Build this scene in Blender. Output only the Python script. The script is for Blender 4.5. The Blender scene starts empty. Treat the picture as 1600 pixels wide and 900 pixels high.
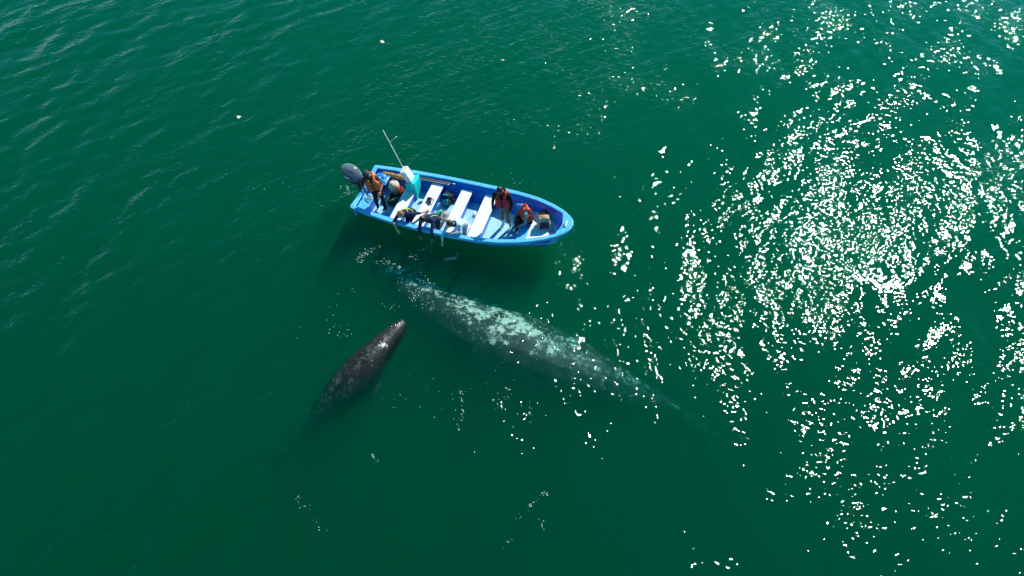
import bpy, bmesh, math, random
import numpy as np
from mathutils import Vector, Matrix, Quaternion

random.seed(7)
rng = np.random.default_rng(11)
scene = bpy.context.scene
C = scene.collection

# ------------------------------------------------------------------ camera
CAM_H, CAM_DEP = 17.0, 52.0
cam_data = bpy.data.cameras.new('camera')
cam_data.sensor_width = 36.0
cam_data.lens = 36.0 * 1067.0 / 1600.0
cam_data.clip_start = 0.1
cam_data.clip_end = 6000.0
cam = bpy.data.objects.new('camera', cam_data)
C.objects.link(cam)
cam.location = (0, 0, CAM_H)
cam.rotation_euler = (math.radians(90 - CAM_DEP), 0, 0)
scene.camera = cam

# ------------------------------------------------------------------ sky and sun
SUN_EL, SUN_AZ = math.radians(43.0), math.radians(38.0)     # azimuth from +Y towards +X
world = bpy.data.worlds.new('World')
scene.world = world
world.use_nodes = True
wn = world.node_tree
wn.nodes.clear()
sky = wn.nodes.new('ShaderNodeTexSky')
sky.sky_type = 'NISHITA'
sky.sun_disc = False
sky.sun_elevation = SUN_EL
sky.sun_rotation = SUN_AZ
sky.air_density = 1.0
sky.dust_density = 0.0
sky.ozone_density = 2.0
bgn = wn.nodes.new('ShaderNodeBackground')
bgn.inputs['Strength'].default_value = 0.11
outw = wn.nodes.new('ShaderNodeOutputWorld')
hsv = wn.nodes.new('ShaderNodeHueSaturation')      # a deeper, clearer blue over the whole sky
hsv.inputs['Saturation'].default_value = 1.45
hsv.inputs['Hue'].default_value = 0.475
wn.links.new(sky.outputs[0], hsv.inputs['Color'])
wn.links.new(hsv.outputs[0], bgn.inputs['Color'])
wn.links.new(bgn.outputs[0], outw.inputs['Surface'])

sun_data = bpy.data.lights.new('sun', 'SUN')
sun_data.energy = 4.8
sun_data.angle = math.radians(0.55)
sun_data.color = (1.0, 0.965, 0.90)
sun = bpy.data.objects.new('sun', sun_data)
C.objects.link(sun)
sdir = Vector((math.sin(SUN_AZ) * math.cos(SUN_EL), math.cos(SUN_AZ) * math.cos(SUN_EL), math.sin(SUN_EL)))
sun.rotation_euler = sdir.to_track_quat('Z', 'Y').to_euler()
sun.location = sdir * 60

vs = scene.view_settings
vs.view_transform = 'Standard'
vs.look = 'None'
vs.exposure = 0.35
vs.gamma = 1.0
vs.use_curve_mapping = False
cy = scene.cycles
cy.use_denoising = True
cy.denoising_input_passes = 'RGB'
cy.volume_bounces = 2
cy.max_bounces = 6
cy.diffuse_bounces = 2
cy.glossy_bounces = 2
cy.transmission_bounces = 2
cy.transparent_max_bounces = 12
cy.sample_clamp_indirect = 6.0

# ------------------------------------------------------------------ helpers
def nd(nt, kind, **kw):
    n = nt.nodes.new(kind)
    for k, v in kw.items():
        if k in n.inputs:
            n.inputs[k].default_value = v
        else:
            setattr(n, k, v)
    return n

MATS = {}
def mat(name, col, rough=0.55, var=0.15, scale=6.0, bump=0.0, bscale=30.0, spec=0.5, metal=0.0, coat=0.0, dirt=None, dirt_amt=0.0, dirt_scale=3.0):
    m = bpy.data.materials.new(name)
    m.use_nodes = True
    nt = m.node_tree
    p = nt.nodes['Principled BSDF']
    p.inputs['Roughness'].default_value = rough
    p.inputs['Specular IOR Level'].default_value = spec
    p.inputs['Metallic'].default_value = metal
    p.inputs['Coat Weight'].default_value = coat
    tc = nd(nt, 'ShaderNodeTexCoord')
    n1 = nd(nt, 'ShaderNodeTexNoise', Scale=scale, Detail=4.0, Roughness=0.6)
    nt.links.new(tc.outputs['Object'], n1.inputs['Vector'])
    r = nd(nt, 'ShaderNodeValToRGB')
    c0 = [max(0, c * (1 - var)) for c in col]
    c1 = [min(1, c * (1 + var)) for c in col]
    r.color_ramp.elements[0].position = 0.3
    r.color_ramp.elements[1].position = 0.7
    r.color_ramp.elements[0].color = (*c0, 1)
    r.color_ramp.elements[1].color = (*c1, 1)
    nt.links.new(n1.outputs['Fac'], r.inputs['Fac'])
    src = r.outputs['Color']
    if dirt:
        n2 = nd(nt, 'ShaderNodeTexNoise', Scale=dirt_scale, Detail=6.0, Roughness=0.7)
        nt.links.new(tc.outputs['Object'], n2.inputs['Vector'])
        r2 = nd(nt, 'ShaderNodeValToRGB')
        r2.color_ramp.elements[0].position = 0.5
        r2.color_ramp.elements[1].position = 0.72
        r2.color_ramp.elements[0].color = (0, 0, 0, 1)
        r2.color_ramp.elements[1].color = (dirt_amt, dirt_amt, dirt_amt, 1)
        nt.links.new(n2.outputs['Fac'], r2.inputs['Fac'])
        mx = nd(nt, 'ShaderNodeMix', data_type='RGBA')
        nt.links.new(r2.outputs['Color'], mx.inputs[0])
        nt.links.new(src, mx.inputs[6])
        mx.inputs[7].default_value = (*dirt, 1)
        src = mx.outputs[2]
    nt.links.new(src, p.inputs['Base Color'])
    if bump > 0:
        n3 = nd(nt, 'ShaderNodeTexNoise', Scale=bscale, Detail=3.0)
        nt.links.new(tc.outputs['Object'], n3.inputs['Vector'])
        b = nd(nt, 'ShaderNodeBump', Strength=1.0, Distance=bump)
        nt.links.new(n3.outputs['Fac'], b.inputs['Height'])
        nt.links.new(b.outputs['Normal'], p.inputs['Normal'])
    MATS[name] = m
    return m

def tag(o, label=None, cat=None, group=None, kind=None):
    if label: o['label'] = label
    if cat: o['category'] = cat
    if group: o['group'] = group
    if kind: o['kind'] = kind
    return o

def link(name, me, mats, parent=None, smooth=True):
    o = bpy.data.objects.new(name, me)
    C.objects.link(o)
    if not isinstance(mats, (list, tuple)):
        mats = [mats]
    if len(me.materials) == 0:
        for m in mats:
            me.materials.append(m)
    if smooth:
        me.polygons.foreach_set('use_smooth', [True] * len(me.polygons))
    else:
        me.polygons.foreach_set('use_smooth', [False] * len(me.polygons))
    if parent is not None:
        o.parent = parent
    return o

def empty(name, M=None):
    o = bpy.data.objects.new(name, None)
    C.objects.link(o)
    o.empty_display_size = 0.2
    if M is not None:
        o.matrix_world = M
    return o

class MB:
    """collects vertices and faces of one mesh"""
    def __init__(self):
        self.v, self.f = [], []
    def add(self, vs, fs):
        n = len(self.v)
        self.v += [tuple(v) for v in vs]
        self.f += [tuple(i + n for i in f) for f in fs]
        return self
    def rings(self, rings, cap=True, closed=True):
        k = len(rings[0])
        vs = [p for r in rings for p in r]
        fs = []
        for i in range(len(rings) - 1):
            for j in range(k if closed else k - 1):
                a, b = i * k + j, i * k + (j + 1) % k
                fs.append((a, b, b + k, a + k))
        if cap:
            fs.append(tuple(range(k - 1, -1, -1)))
            fs.append(tuple((len(rings) - 1) * k + j for j in range(k)))
        return self.add(vs, fs)
    def box(self, c, s, M=None, taper=None):
        c = Vector(c)
        vs = []
        for dx in (-1, 1):
            for dy in (-1, 1):
                for dz in (-1, 1):
                    q = Vector((dx * s[0] / 2, dy * s[1] / 2, dz * s[2] / 2))
                    if taper and dz > 0:
                        q.x *= taper[0]; q.y *= taper[1]
                    if M is not None: q = M @ q
                    vs.append(c + q)
        fs = [(0, 1, 3, 2), (4, 6, 7, 5), (0, 4, 5, 1), (2, 3, 7, 6), (0, 2, 6, 4), (1, 5, 7, 3)]
        return self.add(vs, fs)
    def capsule(self, a, b, ra, rb, n=12, caps=3):
        a, b = Vector(a), Vector(b)
        d = b - a
        L = d.length
        d = d / L if L > 1e-6 else Vector((0, 0, 1))
        q = Vector((0, 0, 1)) if abs(d.z) < 0.9 else Vector((1, 0, 0))
        u = d.cross(q).normalized(); w = d.cross(u)
        R = []
        for i in range(caps):
            t = math.pi / 2 * (1 - (i + 0.35) / caps)
            R.append((a - d * ra * math.sin(t), ra * math.cos(t)))
        R.append((a, ra)); R.append((b, rb))
        for i in range(caps - 1, -1, -1):
            t = math.pi / 2 * (1 - (i + 0.35) / caps)
            R.append((b + d * rb * math.sin(t), rb * math.cos(t)))
        rr = []
        for c, r in R:
            rr.append([c + (u * math.cos(2 * math.pi * k / n) + w * math.sin(2 * math.pi * k / n)) * r for k in range(n)])
        return self.rings(rr)
    def tube(self, pts, r, n=8):
        pts = [Vector(p) for p in pts]
        rad = r if isinstance(r, (list, tuple)) else [r] * len(pts)
        rr = []
        for i, p in enumerate(pts):
            d = (pts[min(i + 1, len(pts) - 1)] - pts[max(i - 1, 0)]).normalized()
            q = Vector((0, 0, 1)) if abs(d.z) < 0.9 else Vector((1, 0, 0))
            u = d.cross(q).normalized(); w = d.cross(u)
            rr.append([p + (u * math.cos(2 * math.pi * k / n) + w * math.sin(2 * math.pi * k / n)) * rad[i] for k in range(n)])
        return self.rings(rr)
    def ellipsoid(self, c, s, M=None, nu=14, nv=9):
        c = Vector(c)
        rr = []
        for i in range(nv):
            t = math.pi * (i + 0.5) / nv - math.pi / 2
            ring = []
            for k in range(nu):
                a = 2 * math.pi * k / nu
                q = Vector((s[0] * math.cos(t) * math.cos(a), s[1] * math.cos(t) * math.sin(a), s[2] * math.sin(t)))
                if M is not None: q = M @ q
                ring.append(c + q)
            rr.append(ring)
        return self.rings(rr)
    def mesh(self, name):
        me = bpy.data.meshes.new(name)
        me.from_pydata(self.v, [], self.f)
        bm = bmesh.new(); bm.from_mesh(me)
        bmesh.ops.recalc_face_normals(bm, faces=bm.faces)
        bm.to_mesh(me); bm.free()
        return me
    def build(self, name, m, parent=None, smooth=False, bevel=0.0, seg=2, sub=0):
        o = link(name, self.mesh(name), m, parent, smooth)
        if bevel > 0:
            b = o.modifiers.new('bevel', 'BEVEL')
            b.width = bevel; b.segments = seg; b.limit_method = 'ANGLE'; b.angle_limit = math.radians(35)
        if sub:
            s = o.modifiers.new('sub', 'SUBSURF'); s.levels = sub; s.render_levels = sub
        return o

def remeshed(mb, voxel, smooth_it=4, factor=0.5):
    """one continuous surface from overlapping closed pieces"""
    me = mb.mesh('tmp')
    o = bpy.data.objects.new('tmp', me)
    C.objects.link(o)
    r = o.modifiers.new('r', 'REMESH'); r.mode = 'VOXEL'; r.voxel_size = voxel; r.adaptivity = 0.0
    if smooth_it:
        s = o.modifiers.new('s', 'SMOOTH'); s.iterations = smooth_it; s.factor = factor
    dg = bpy.context.evaluated_depsgraph_get()
    out = bpy.data.meshes.new_from_object(o.evaluated_get(dg))
    bpy.data.objects.remove(o); bpy.data.meshes.remove(me)
    return out

def fract_noise(x, y, n=7, seed=0, lo=0.1, hi=1.0):
    g = np.random.default_rng(seed)
    out = np.zeros_like(x)
    for _ in range(n):
        k = g.uniform(lo, hi); a = g.uniform(0, 2 * np.pi); ph = g.uniform(0, 2 * np.pi)
        out += np.sin(k * (x * np.cos(a) + y * np.sin(a)) + ph)
    return out / math.sqrt(n)
# ------------------------------------------------------------------ water
def water_material():
    m = bpy.data.materials.new('sea_water')
    m.use_nodes = True
    nt = m.node_tree; nt.nodes.clear(); L = nt.links
    out = nd(nt, 'ShaderNodeOutputMaterial')
    tc = nd(nt, 'ShaderNodeTexCoord')
    # small ripples as fine relief, drawn out along the crests
    mp = nd(nt, 'ShaderNodeMapping')
    mp.inputs['Rotation'].default_value = (0, 0, math.radians(-67))
    mp.inputs['Scale'].default_value = (0.8, 1.0, 1.0)
    L.new(tc.outputs['Object'], mp.inputs['Vector'])
    def layer(scale, height, det, vec, dist=0.3):
        n = nd(nt, 'ShaderNodeTexNoise', Scale=scale, Detail=det, Roughness=0.5, Distortion=dist)
        L.new(vec, n.inputs['Vector'])
        k = nd(nt, 'ShaderNodeMath', operation='MULTIPLY')
        L.new(n.outputs['Fac'], k.inputs[0]); k.inputs[1].default_value = height
        return k.outputs[0]
    def add(a, b):
        k = nd(nt, 'ShaderNodeMath', operation='ADD'); L.new(a, k.inputs[0]); L.new(b, k.inputs[1]); return k.outputs[0]
    def mul(a, b):
        k = nd(nt, 'ShaderNodeMath', operation='MULTIPLY'); L.new(a, k.inputs[0])
        if isinstance(b, float): k.inputs[1].default_value = b
        else: L.new(b, k.inputs[1])
        return k.outputs[0]
    # rougher and smoother water: gust patches stored on the mesh
    at = nd(nt, 'ShaderNodeAttribute', attribute_name='gust')
    hh = mul(layer(6.6, 0.029, 1.6, mp.outputs[0], 0.5), at.outputs['Fac'])
    bp = nd(nt, 'ShaderNodeBump', Strength=1.0, Distance=1.0)
    L.new(hh, bp.inputs['Height'])
    # Fresnel (Schlick), the same from both sides
    lw = nd(nt, 'ShaderNodeLayerWeight', Blend=0.5)
    L.new(bp.outputs['Normal'], lw.inputs['Normal'])
    p5 = nd(nt, 'ShaderNodeMath', operation='POWER'); L.new(lw.outputs['Facing'], p5.inputs[0]); p5.inputs[1].default_value = 5.0
    fr = nd(nt, 'ShaderNodeMath', operation='MULTIPLY_ADD'); L.new(p5.outputs[0], fr.inputs[0])
    fr.inputs[1].default_value = 0.98; fr.inputs[2].default_value = 0.02
    tr = nd(nt, 'ShaderNodeBsdfTransparent')
    gl = nd(nt, 'ShaderNodeBsdfGlossy', Roughness=0.078, distribution='BECKMANN')
    gl.inputs['Color'].default_value = (1, 1, 1, 1)
    L.new(bp.outputs['Normal'], gl.inputs['Normal'])
    mx = nd(nt, 'ShaderNodeMixShader')
    L.new(fr.outputs[0], mx.inputs[0]); L.new(tr.outputs[0], mx.inputs[1]); L.new(gl.outputs[0], mx.inputs[2])
    L.new(mx.outputs[0], out.inputs['Surface'])
    vsn = nd(nt, 'ShaderNodeVolumeScatter', Density=0.145, Anisotropy=0.28)
    vsn.inputs['Color'].default_value = (0.002, 0.95, 0.40, 1)
    van = nd(nt, 'ShaderNodeVolumeAbsorption', Density=0.78)
    van.inputs['Color'].default_value = (0.05, 0.63, 0.57, 1)
    av = nd(nt, 'ShaderNodeAddShader')
    L.new(vsn.outputs[0], av.inputs[0]); L.new(van.outputs[0], av.inputs[1])
    L.new(av.outputs[0], out.inputs['Volume'])
    return m

def gust_field(X, Y):
    c, q = math.cos(math.radians(67)), math.sin(math.radians(67))
    U, V = (X * c + Y * q) * 0.6, -X * q + Y * c
    return np.clip(0.92 + 0.36 * fract_noise(U, V, 9, 3, 0.15, 1.1) + 0.26 * fract_noise(U, V, 9, 4, 1.2, 3.5), 0.35, 1.8)

def wave_height(X, Y):
    g = np.random.default_rng(5)
    Z = np.zeros_like(X)
    main = math.radians(-23)                    # travel direction; crests lie across it
    near = np.clip(1.0 - np.maximum(np.abs(X) - 26, 0) / 10 - np.maximum(Y - 36, 0) / 10 - np.maximum(2 - Y, 0) / 6, 0, 1)
    gust = gust_field(X, Y)
    # steeper chop away to the left, calmer round the boat and whales
    chop = 1.0 + 0.80 * np.clip((-3.5 - X) / 7.0, 0, 1)
    for i in range(84):
        lam = 0.30 * (5.0 / 0.30) ** g.random()
        spread = 0.75 if lam < 0.7 else 0.55
        a = main + g.normal() * spread
        k = 2 * np.pi / lam
        slope = 0.0185 if lam < 0.7 else (0.0115 if lam < 2.5 else 0.007)
        amp = slope / k
        ph = k * (X * np.cos(a) + Y * np.sin(a)) + g.uniform(0, 2 * np.pi)
        w = np.sin(ph + 0.5 * np.sin(0.37 * ph + i))
        Z += amp * w * (gust if lam < 0.7 else (chop if lam < 2.6 else 1.0))
    # ripples spreading from the head of the whale and from the calf's snout
    for (cx, cy_, r0, wd, am, lam) in ((-4.35, 15.0, 0.9, 0.55, 0.010, 0.24), (-2.9, 13.9, 0.5, 0.5, 0.010, 0.22), (-3.5, 11.6, 0.5, 0.35, 0.008, 0.22), (-4.6, 18.0, 1.2, 0.9, 0.005, 0.3)):
        r = np.hypot(X - cx, Y - cy_)
        Z += am * np.exp(-((r - r0) / wd) ** 2) * np.sin(2 * np.pi * r / lam + 1.5 * fract_noise(X, Y, 5, 9, 1, 4))
    # wavelets lapping round the hull
    bx, by = X + 5.105, Y - 17.298
    cb, sb = math.cos(math.radians(18.2)), math.sin(math.radians(18.2))
    ax_, ay_ = bx * cb - by * sb, bx * sb + by * cb
    dh = np.hypot(np.maximum(np.maximum(-ax_, ax_ - 6.6), 0), np.maximum(np.abs(ay_) - 0.8, 0))
    Z += 0.009 * np.exp(-dh / 0.8) * np.sin(2 * np.pi * dh / 0.33 + 1.8 * fract_noise(X, Y, 6, 15, 1, 5))
    Z = Z * near
    # the hull pushes the water down inside its own outline
    hx, hy = X + 5.105, Y - 17.298
    c, q = math.cos(math.radians(18.2)), math.sin(math.radians(18.2))
    lx, ly = hx * c - hy * q, hx * q + hy * c
    inside = (lx > 0.1) & (lx < 6.3) & (np.abs(ly) < 0.68 - 0.25 * np.clip((lx - 5.0) / 1.3, 0, 1))
    return np.where(inside, -0.09, Z)

def axis(lo, hi, step, far):
    core = list(np.arange(lo, hi + step / 2, step))
    up, s = [hi], step
    while up[-1] < far:
        s *= 1.5; up.append(up[-1] + s)
    dn, s = [lo], step
    while dn[-1] > -far:
        s *= 1.5; dn.append(dn[-1] - s)
    return np.array(dn[:0:-1] + core[:-1] + up) if abs(core[-1] - hi) < step else np.array(dn[:0:-1] + core + up[1:])

def grid_mesh(name, xs, ys, Z, depth=None):
    nx, ny = len(xs), len(ys)
    X, Y = np.meshgrid(xs, ys)
    top = np.stack([X, Y, Z], -1).reshape(-1, 3)
    idx = np.arange(nx * ny).reshape(ny, nx)
    q = np.stack([idx[:-1, :-1], idx[:-1, 1:], idx[1:, 1:], idx[1:, :-1]], -1).reshape(-1, 4)
    verts = top; quads = q
    if depth is not None:
        rim = np.concatenate([idx[0, :], idx[1:, -1], idx[-1, -2::-1], idx[-2:0:-1, 0]])
        low = top[rim].copy(); low[:, 2] = depth
        n0 = len(top); verts = np.concatenate([top, low])
        k = len(rim); j = np.arange(k); j2 = (j + 1) % k
        side = np.stack([rim[j], n0 + j, n0 + j2, rim[j2]], -1)
        quads = np.concatenate([q, side])
        # bottom: one big n-gon is made below from the rim
    me = bpy.data.meshes.new(name)
    nq = len(quads); extra = 0
    loops = quads.reshape(-1); starts = np.arange(nq) * 4
    if depth is not None:
        loops = np.concatenate([loops, n0 + np.arange(k)[::-1]]); starts = np.append(starts, nq * 4); extra = 1
    me.vertices.add(len(verts)); me.vertices.foreach_set('co', verts.astype(np.float32).reshape(-1))
    me.loops.add(len(loops)); me.loops.foreach_set('vertex_index', loops.astype(np.int32))
    me.polygons.add(nq + extra); me.polygons.foreach_set('loop_start', starts.astype(np.int32))
    me.update(calc_edges=True); me.validate()
    return me

wx = axis(-25.0, 25.0, 0.058, 2500.0)
wy = axis(3.5, 32.0, 0.058, 2500.0)
WX, WY = np.meshgrid(wx, wy)
water_me = grid_mesh('water', wx, wy, wave_height(WX, WY), -14.0)
ga = water_me.attributes.new('gust', 'FLOAT', 'POINT')
gv = np.full(len(water_me.vertices), 0.8, np.float32)
gv[:WX.size] = gust_field(WX, WY).reshape(-1)
ga.data.foreach_set('value', gv)
water = link('water', water_me, water_material())
tag(water, kind='structure')

bed = MB()
bed.add([(-2600, -2600, -13), (2600, -2600, -13), (2600, 2600, -13), (-2600, 2600, -13)], [(0, 1, 2, 3)])
tag(bed.build('sea_bed', mat('sea_bed_sand', (0.16, 0.15, 0.11), 0.9, 0.3, 0.5)), kind='structure')
# ------------------------------------------------------------------ whales
def whale_skin(name, dark, mid, light, thr, fine):
    m = bpy.data.materials.new(name)
    m.use_nodes = True
    nt = m.node_tree; L = nt.links
    p = nt.nodes['Principled BSDF']
    p.inputs['Roughness'].default_value = 0.5
    p.inputs['Specular IOR Level'].default_value = 0.25
    tc = nd(nt, 'ShaderNodeTexCoord')
    def noise(scale, det, dist=0.0, rough=0.6):
        n = nd(nt, 'ShaderNodeTexNoise', Scale=scale, Detail=det, Roughness=rough, Distortion=dist)
        L.new(tc.outputs['Object'], n.inputs['Vector']); return n.outputs['Fac']
    def ramp(src, a, b, c0, c1):
        r = nd(nt, 'ShaderNodeValToRGB')
        r.color_ramp.elements[0].position = a; r.color_ramp.elements[1].position = b
        r.color_ramp.elements[0].color = (*c0, 1); r.color_ramp.elements[1].color = (*c1, 1)
        L.new(src, r.inputs['Fac']); return r.outputs['Color']
    def smooth(src, a, b):
        r = nd(nt, 'ShaderNodeMapRange', interpolation_type='SMOOTHSTEP')
        L.new(src, r.inputs['Value']); r.inputs['From Min'].default_value = a; r.inputs['From Max'].default_value = b
        return r.outputs[0]
    base = ramp(noise(1.6, 5), 0.38, 0.62, dark, mid)
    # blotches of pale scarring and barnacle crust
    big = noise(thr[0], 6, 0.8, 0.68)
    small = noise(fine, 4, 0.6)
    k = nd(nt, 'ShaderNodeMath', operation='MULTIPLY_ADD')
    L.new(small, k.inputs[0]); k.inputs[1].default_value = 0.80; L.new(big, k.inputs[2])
    # pale crust weighted to the back, sunlit top painted in with it; flanks darker
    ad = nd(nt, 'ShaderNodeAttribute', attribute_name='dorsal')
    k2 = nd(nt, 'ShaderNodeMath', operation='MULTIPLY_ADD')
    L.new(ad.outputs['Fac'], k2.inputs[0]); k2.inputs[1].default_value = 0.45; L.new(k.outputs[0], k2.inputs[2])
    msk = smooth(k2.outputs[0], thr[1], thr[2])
    # a pale net of scars and sunlight caustics painted into the skin colour
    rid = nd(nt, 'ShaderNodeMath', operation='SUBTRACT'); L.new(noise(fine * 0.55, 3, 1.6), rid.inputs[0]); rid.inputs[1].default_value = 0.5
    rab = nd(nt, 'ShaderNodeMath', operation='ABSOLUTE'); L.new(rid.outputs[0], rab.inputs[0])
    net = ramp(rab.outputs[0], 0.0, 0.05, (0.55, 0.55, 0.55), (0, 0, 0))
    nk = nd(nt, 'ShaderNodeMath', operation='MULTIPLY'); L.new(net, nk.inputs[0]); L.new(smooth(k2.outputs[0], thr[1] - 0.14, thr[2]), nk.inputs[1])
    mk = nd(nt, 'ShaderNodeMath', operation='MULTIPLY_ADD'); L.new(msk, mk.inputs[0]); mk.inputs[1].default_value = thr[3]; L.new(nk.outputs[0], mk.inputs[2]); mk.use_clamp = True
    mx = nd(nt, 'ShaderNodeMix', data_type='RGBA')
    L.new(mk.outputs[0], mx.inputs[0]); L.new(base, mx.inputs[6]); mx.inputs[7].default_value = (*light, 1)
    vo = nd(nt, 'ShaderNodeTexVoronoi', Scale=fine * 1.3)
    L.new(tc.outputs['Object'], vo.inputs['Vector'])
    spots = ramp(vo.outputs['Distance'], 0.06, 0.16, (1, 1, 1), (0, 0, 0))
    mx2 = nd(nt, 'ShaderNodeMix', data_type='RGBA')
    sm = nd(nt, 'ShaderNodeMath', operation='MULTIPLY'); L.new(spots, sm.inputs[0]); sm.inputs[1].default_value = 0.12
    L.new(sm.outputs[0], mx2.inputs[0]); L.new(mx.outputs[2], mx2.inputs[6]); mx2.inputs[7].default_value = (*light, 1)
    L.new(mx2.outputs[2], p.inputs['Base Color'])
    b = nd(nt, 'ShaderNodeBump', Strength=0.6, Distance=0.03)
    L.new(small, b.inputs['Height']); L.new(b.outputs['Normal'], p.inputs['Normal'])
    return m

def spline(P, n):
    P = np.array(P, float)
    t = np.concatenate([[0], np.cumsum(np.linalg.norm(np.diff(P[:, :3], axis=0), axis=1))])
    s = np.linspace(0, t[-1], n)
    # Catmull-Rom through the points, by arc length
    out = np.zeros((n, P.shape[1]))
    for k in range(P.shape[1]):
        m = np.gradient(P[:, k], t)
        i = np.clip(np.searchsorted(t, s, 'right') - 1, 0, len(t) - 2)
        h = t[i + 1] - t[i]; u = (s - t[i]) / h
        out[:, k] = ((2*u**3 - 3*u**2 + 1) * P[i, k] + (u**3 - 2*u**2 + u) * h * m[i] + (-2*u**3 + 3*u**2) * P[i + 1, k] + (u**3 - u**2) * h * m[i + 1])
    return s, out

def paddle(mb, root, tip, chord, thick, up, sweep=0.25, n=9):
    root, tip, up = Vector(root), Vector(tip), Vector(up)
    d = tip - root
    back = d.cross(up).normalized()
    rr = []
    for i in range(n):
        t = i / (n - 1)
        w = chord * (0.62 + 0.9 * t - 1.45 * t ** 2.4) if t < 0.97 else chord * 0.10
        c = root + d * t + back * (sweep * d.length * t * t)
        rr.append([c + back * (math.cos(a) * w / 2) + up * (math.sin(a) * thick * (1 - 0.7 * t)) for a in [2 * math.pi * k / 12 for k in range(12)]])
    mb.rings(rr)

def whale(name, pts, skin, voxel, flip, fluke, roll=0.0, pale_end=0.0):
    """pts: x, y, z of the back line, half width, half height, from snout to tail"""
    mb = MB()
    s, Pn = spline(pts, 46)
    L = s[-1]
    frames = []
    rr, jaw = [], []
    K = 20
    for i in range(len(s)):
        x, y, zt, hw, hh = Pn[i]
        hw, hh = max(hw, 0.03), max(hh, 0.03)
        a, b = Pn[max(i - 1, 0)], Pn[min(i + 1, len(s) - 1)]
        d = Vector((b[0] - a[0], b[1] - a[1], b[2] - a[2])).normalized()
        side = d.cross(Vector((0, 0, 1))).normalized()
        side = Quaternion(d, roll) @ side
        up = side.cross(d).normalized()
        c = Vector((x, y, zt)) - up * hh
        frames.append((c, d, side, up, hw, hh))
        f = s[i] / L
        ring = []
        for k in range(K):
            t = 2 * math.pi * k / K
            ct, st = math.cos(t), math.sin(t)
            px = math.copysign(abs(ct) ** 0.9, ct) * hw
            py = math.copysign(abs(st) ** 0.9, st) * hh
            if f < 0.2 and st > 0:                      # narrow, keeled upper jaw
                px *= 1 - 0.30 * (1 - f / 0.2) * st
            if f > 0.72 and st > 0:                     # knuckled ridge of the tail stock
                py *= 1 + 0.05 * math.sin(f * 150)
            ring.append(c + side * px + up * py)
        rr.append(ring)
        if f < 0.24:                                    # lower jaw, a lip wider than the upper
            g = 1.0 if f < 0.16 else 1 - (f - 0.16) / 0.08 * 0.35
            cj = c - up * hh * 0.55
            jaw.append([cj + side * (math.cos(t) * hw * 1.13 * g) + up * (math.sin(t) * hh * 0.62 * g) for t in [2 * math.pi * k / K for k in range(K)]])
    mb.rings(rr); mb.rings(jaw)
    # paired blowholes as a low swelling behind the snout
    i = int(0.165 * len(s)); c, d, side, up, hw, hh = frames[i]
    mb.ellipsoid(c + up * hh * 0.93, (hw * 0.32, hw * 0.32, hh * 0.10))
    i = int(0.27 * len(s)); c, d, side, up, hw, hh = frames[i]
    for sg in (-1, 1):
        r = c + side * sg * hw * 0.75 - up * hh * 0.45
        tipp = r + side * sg * flip * (0.62 if sg > 0 else 0.70) + d * flip * (0.55 if sg > 0 else 0.80) - up * flip * (0.45 if sg > 0 else 0.12)
        paddle(mb, r - side * sg * hw * 0.3, tipp, flip * 0.42, flip * 0.06, up)
    c, d, side, up, hw, hh = frames[-2]
    for sg in (-1, 1):
        paddle(mb, c - d * fluke * 0.12, c + side * sg * fluke * 0.52 + d * fluke * 0.22, fluke * 0.34, fluke * 0.035, up, sweep=0.10 * sg)
    me = remeshed(mb, voxel, 5)
    base = Vector(Pn[len(s) // 2][:3])
    co = np.zeros(len(me.vertices) * 3); me.vertices.foreach_get('co', co)
    co = co.reshape(-1, 3) - np.array(base); me.vertices.foreach_set('co', co.reshape(-1))
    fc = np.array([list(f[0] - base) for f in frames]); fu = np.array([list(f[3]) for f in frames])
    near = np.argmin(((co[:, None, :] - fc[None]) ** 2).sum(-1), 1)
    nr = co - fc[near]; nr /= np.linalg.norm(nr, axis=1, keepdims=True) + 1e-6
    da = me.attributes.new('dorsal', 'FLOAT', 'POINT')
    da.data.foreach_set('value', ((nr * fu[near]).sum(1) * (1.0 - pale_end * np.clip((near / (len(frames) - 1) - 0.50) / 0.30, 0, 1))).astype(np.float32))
    root = empty(name, Matrix.Translation(base))
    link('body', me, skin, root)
    return root, frames, base

def barnacles(root, base, frames, spots, m, seed, size, name='barnacle_patch'):
    """crusts of barnacles: small cones on the skin, too many to count, one part for each patch"""
    g = random.Random(seed)
    for (f, ang, rad, num) in spots:
        i = int(f * (len(frames) - 1))
        mb = MB()
        for _ in range(num):
            ii = min(max(0, i + int(round(g.gauss(0, rad * 0.5)))), len(frames) - 1)
            c, d, side, up, hw, hh = frames[ii]
            t = ang + g.gauss(0, 0.16)
            n = (side * math.cos(t) / hw + up * math.sin(t) / hh).normalized()
            q = c + d * g.uniform(-3.4, 3.4) * size + side * math.cos(t) * hw * 0.985 + up * math.sin(t) * hh * 0.985 - base
            r = size * g.uniform(0.5, 1.2)
            u = n.cross(d).normalized(); w = n.cross(u)
            r0 = [q + (u * math.cos(a) + w * math.sin(a)) * r - n * r * 0.4 for a in [k * math.pi / 3 for k in range(6)]]
            r1 = [q + (u * math.cos(a) + w * math.sin(a)) * r * 0.5 + n * r * 0.45 for a in [k * math.pi / 3 for k in range(6)]]
            mb.rings([r0, r1])
        o = mb.build(name, m, root, True)
        o['kind'] = 'stuff'

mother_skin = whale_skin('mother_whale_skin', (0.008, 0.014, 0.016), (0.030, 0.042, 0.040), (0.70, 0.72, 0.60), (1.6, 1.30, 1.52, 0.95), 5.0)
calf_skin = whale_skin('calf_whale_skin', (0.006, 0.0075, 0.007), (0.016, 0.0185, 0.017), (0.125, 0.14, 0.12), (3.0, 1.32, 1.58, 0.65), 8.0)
barn = mat('barnacle_crust', (0.70, 0.70, 0.60), 0.8, 0.2, 20)

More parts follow.
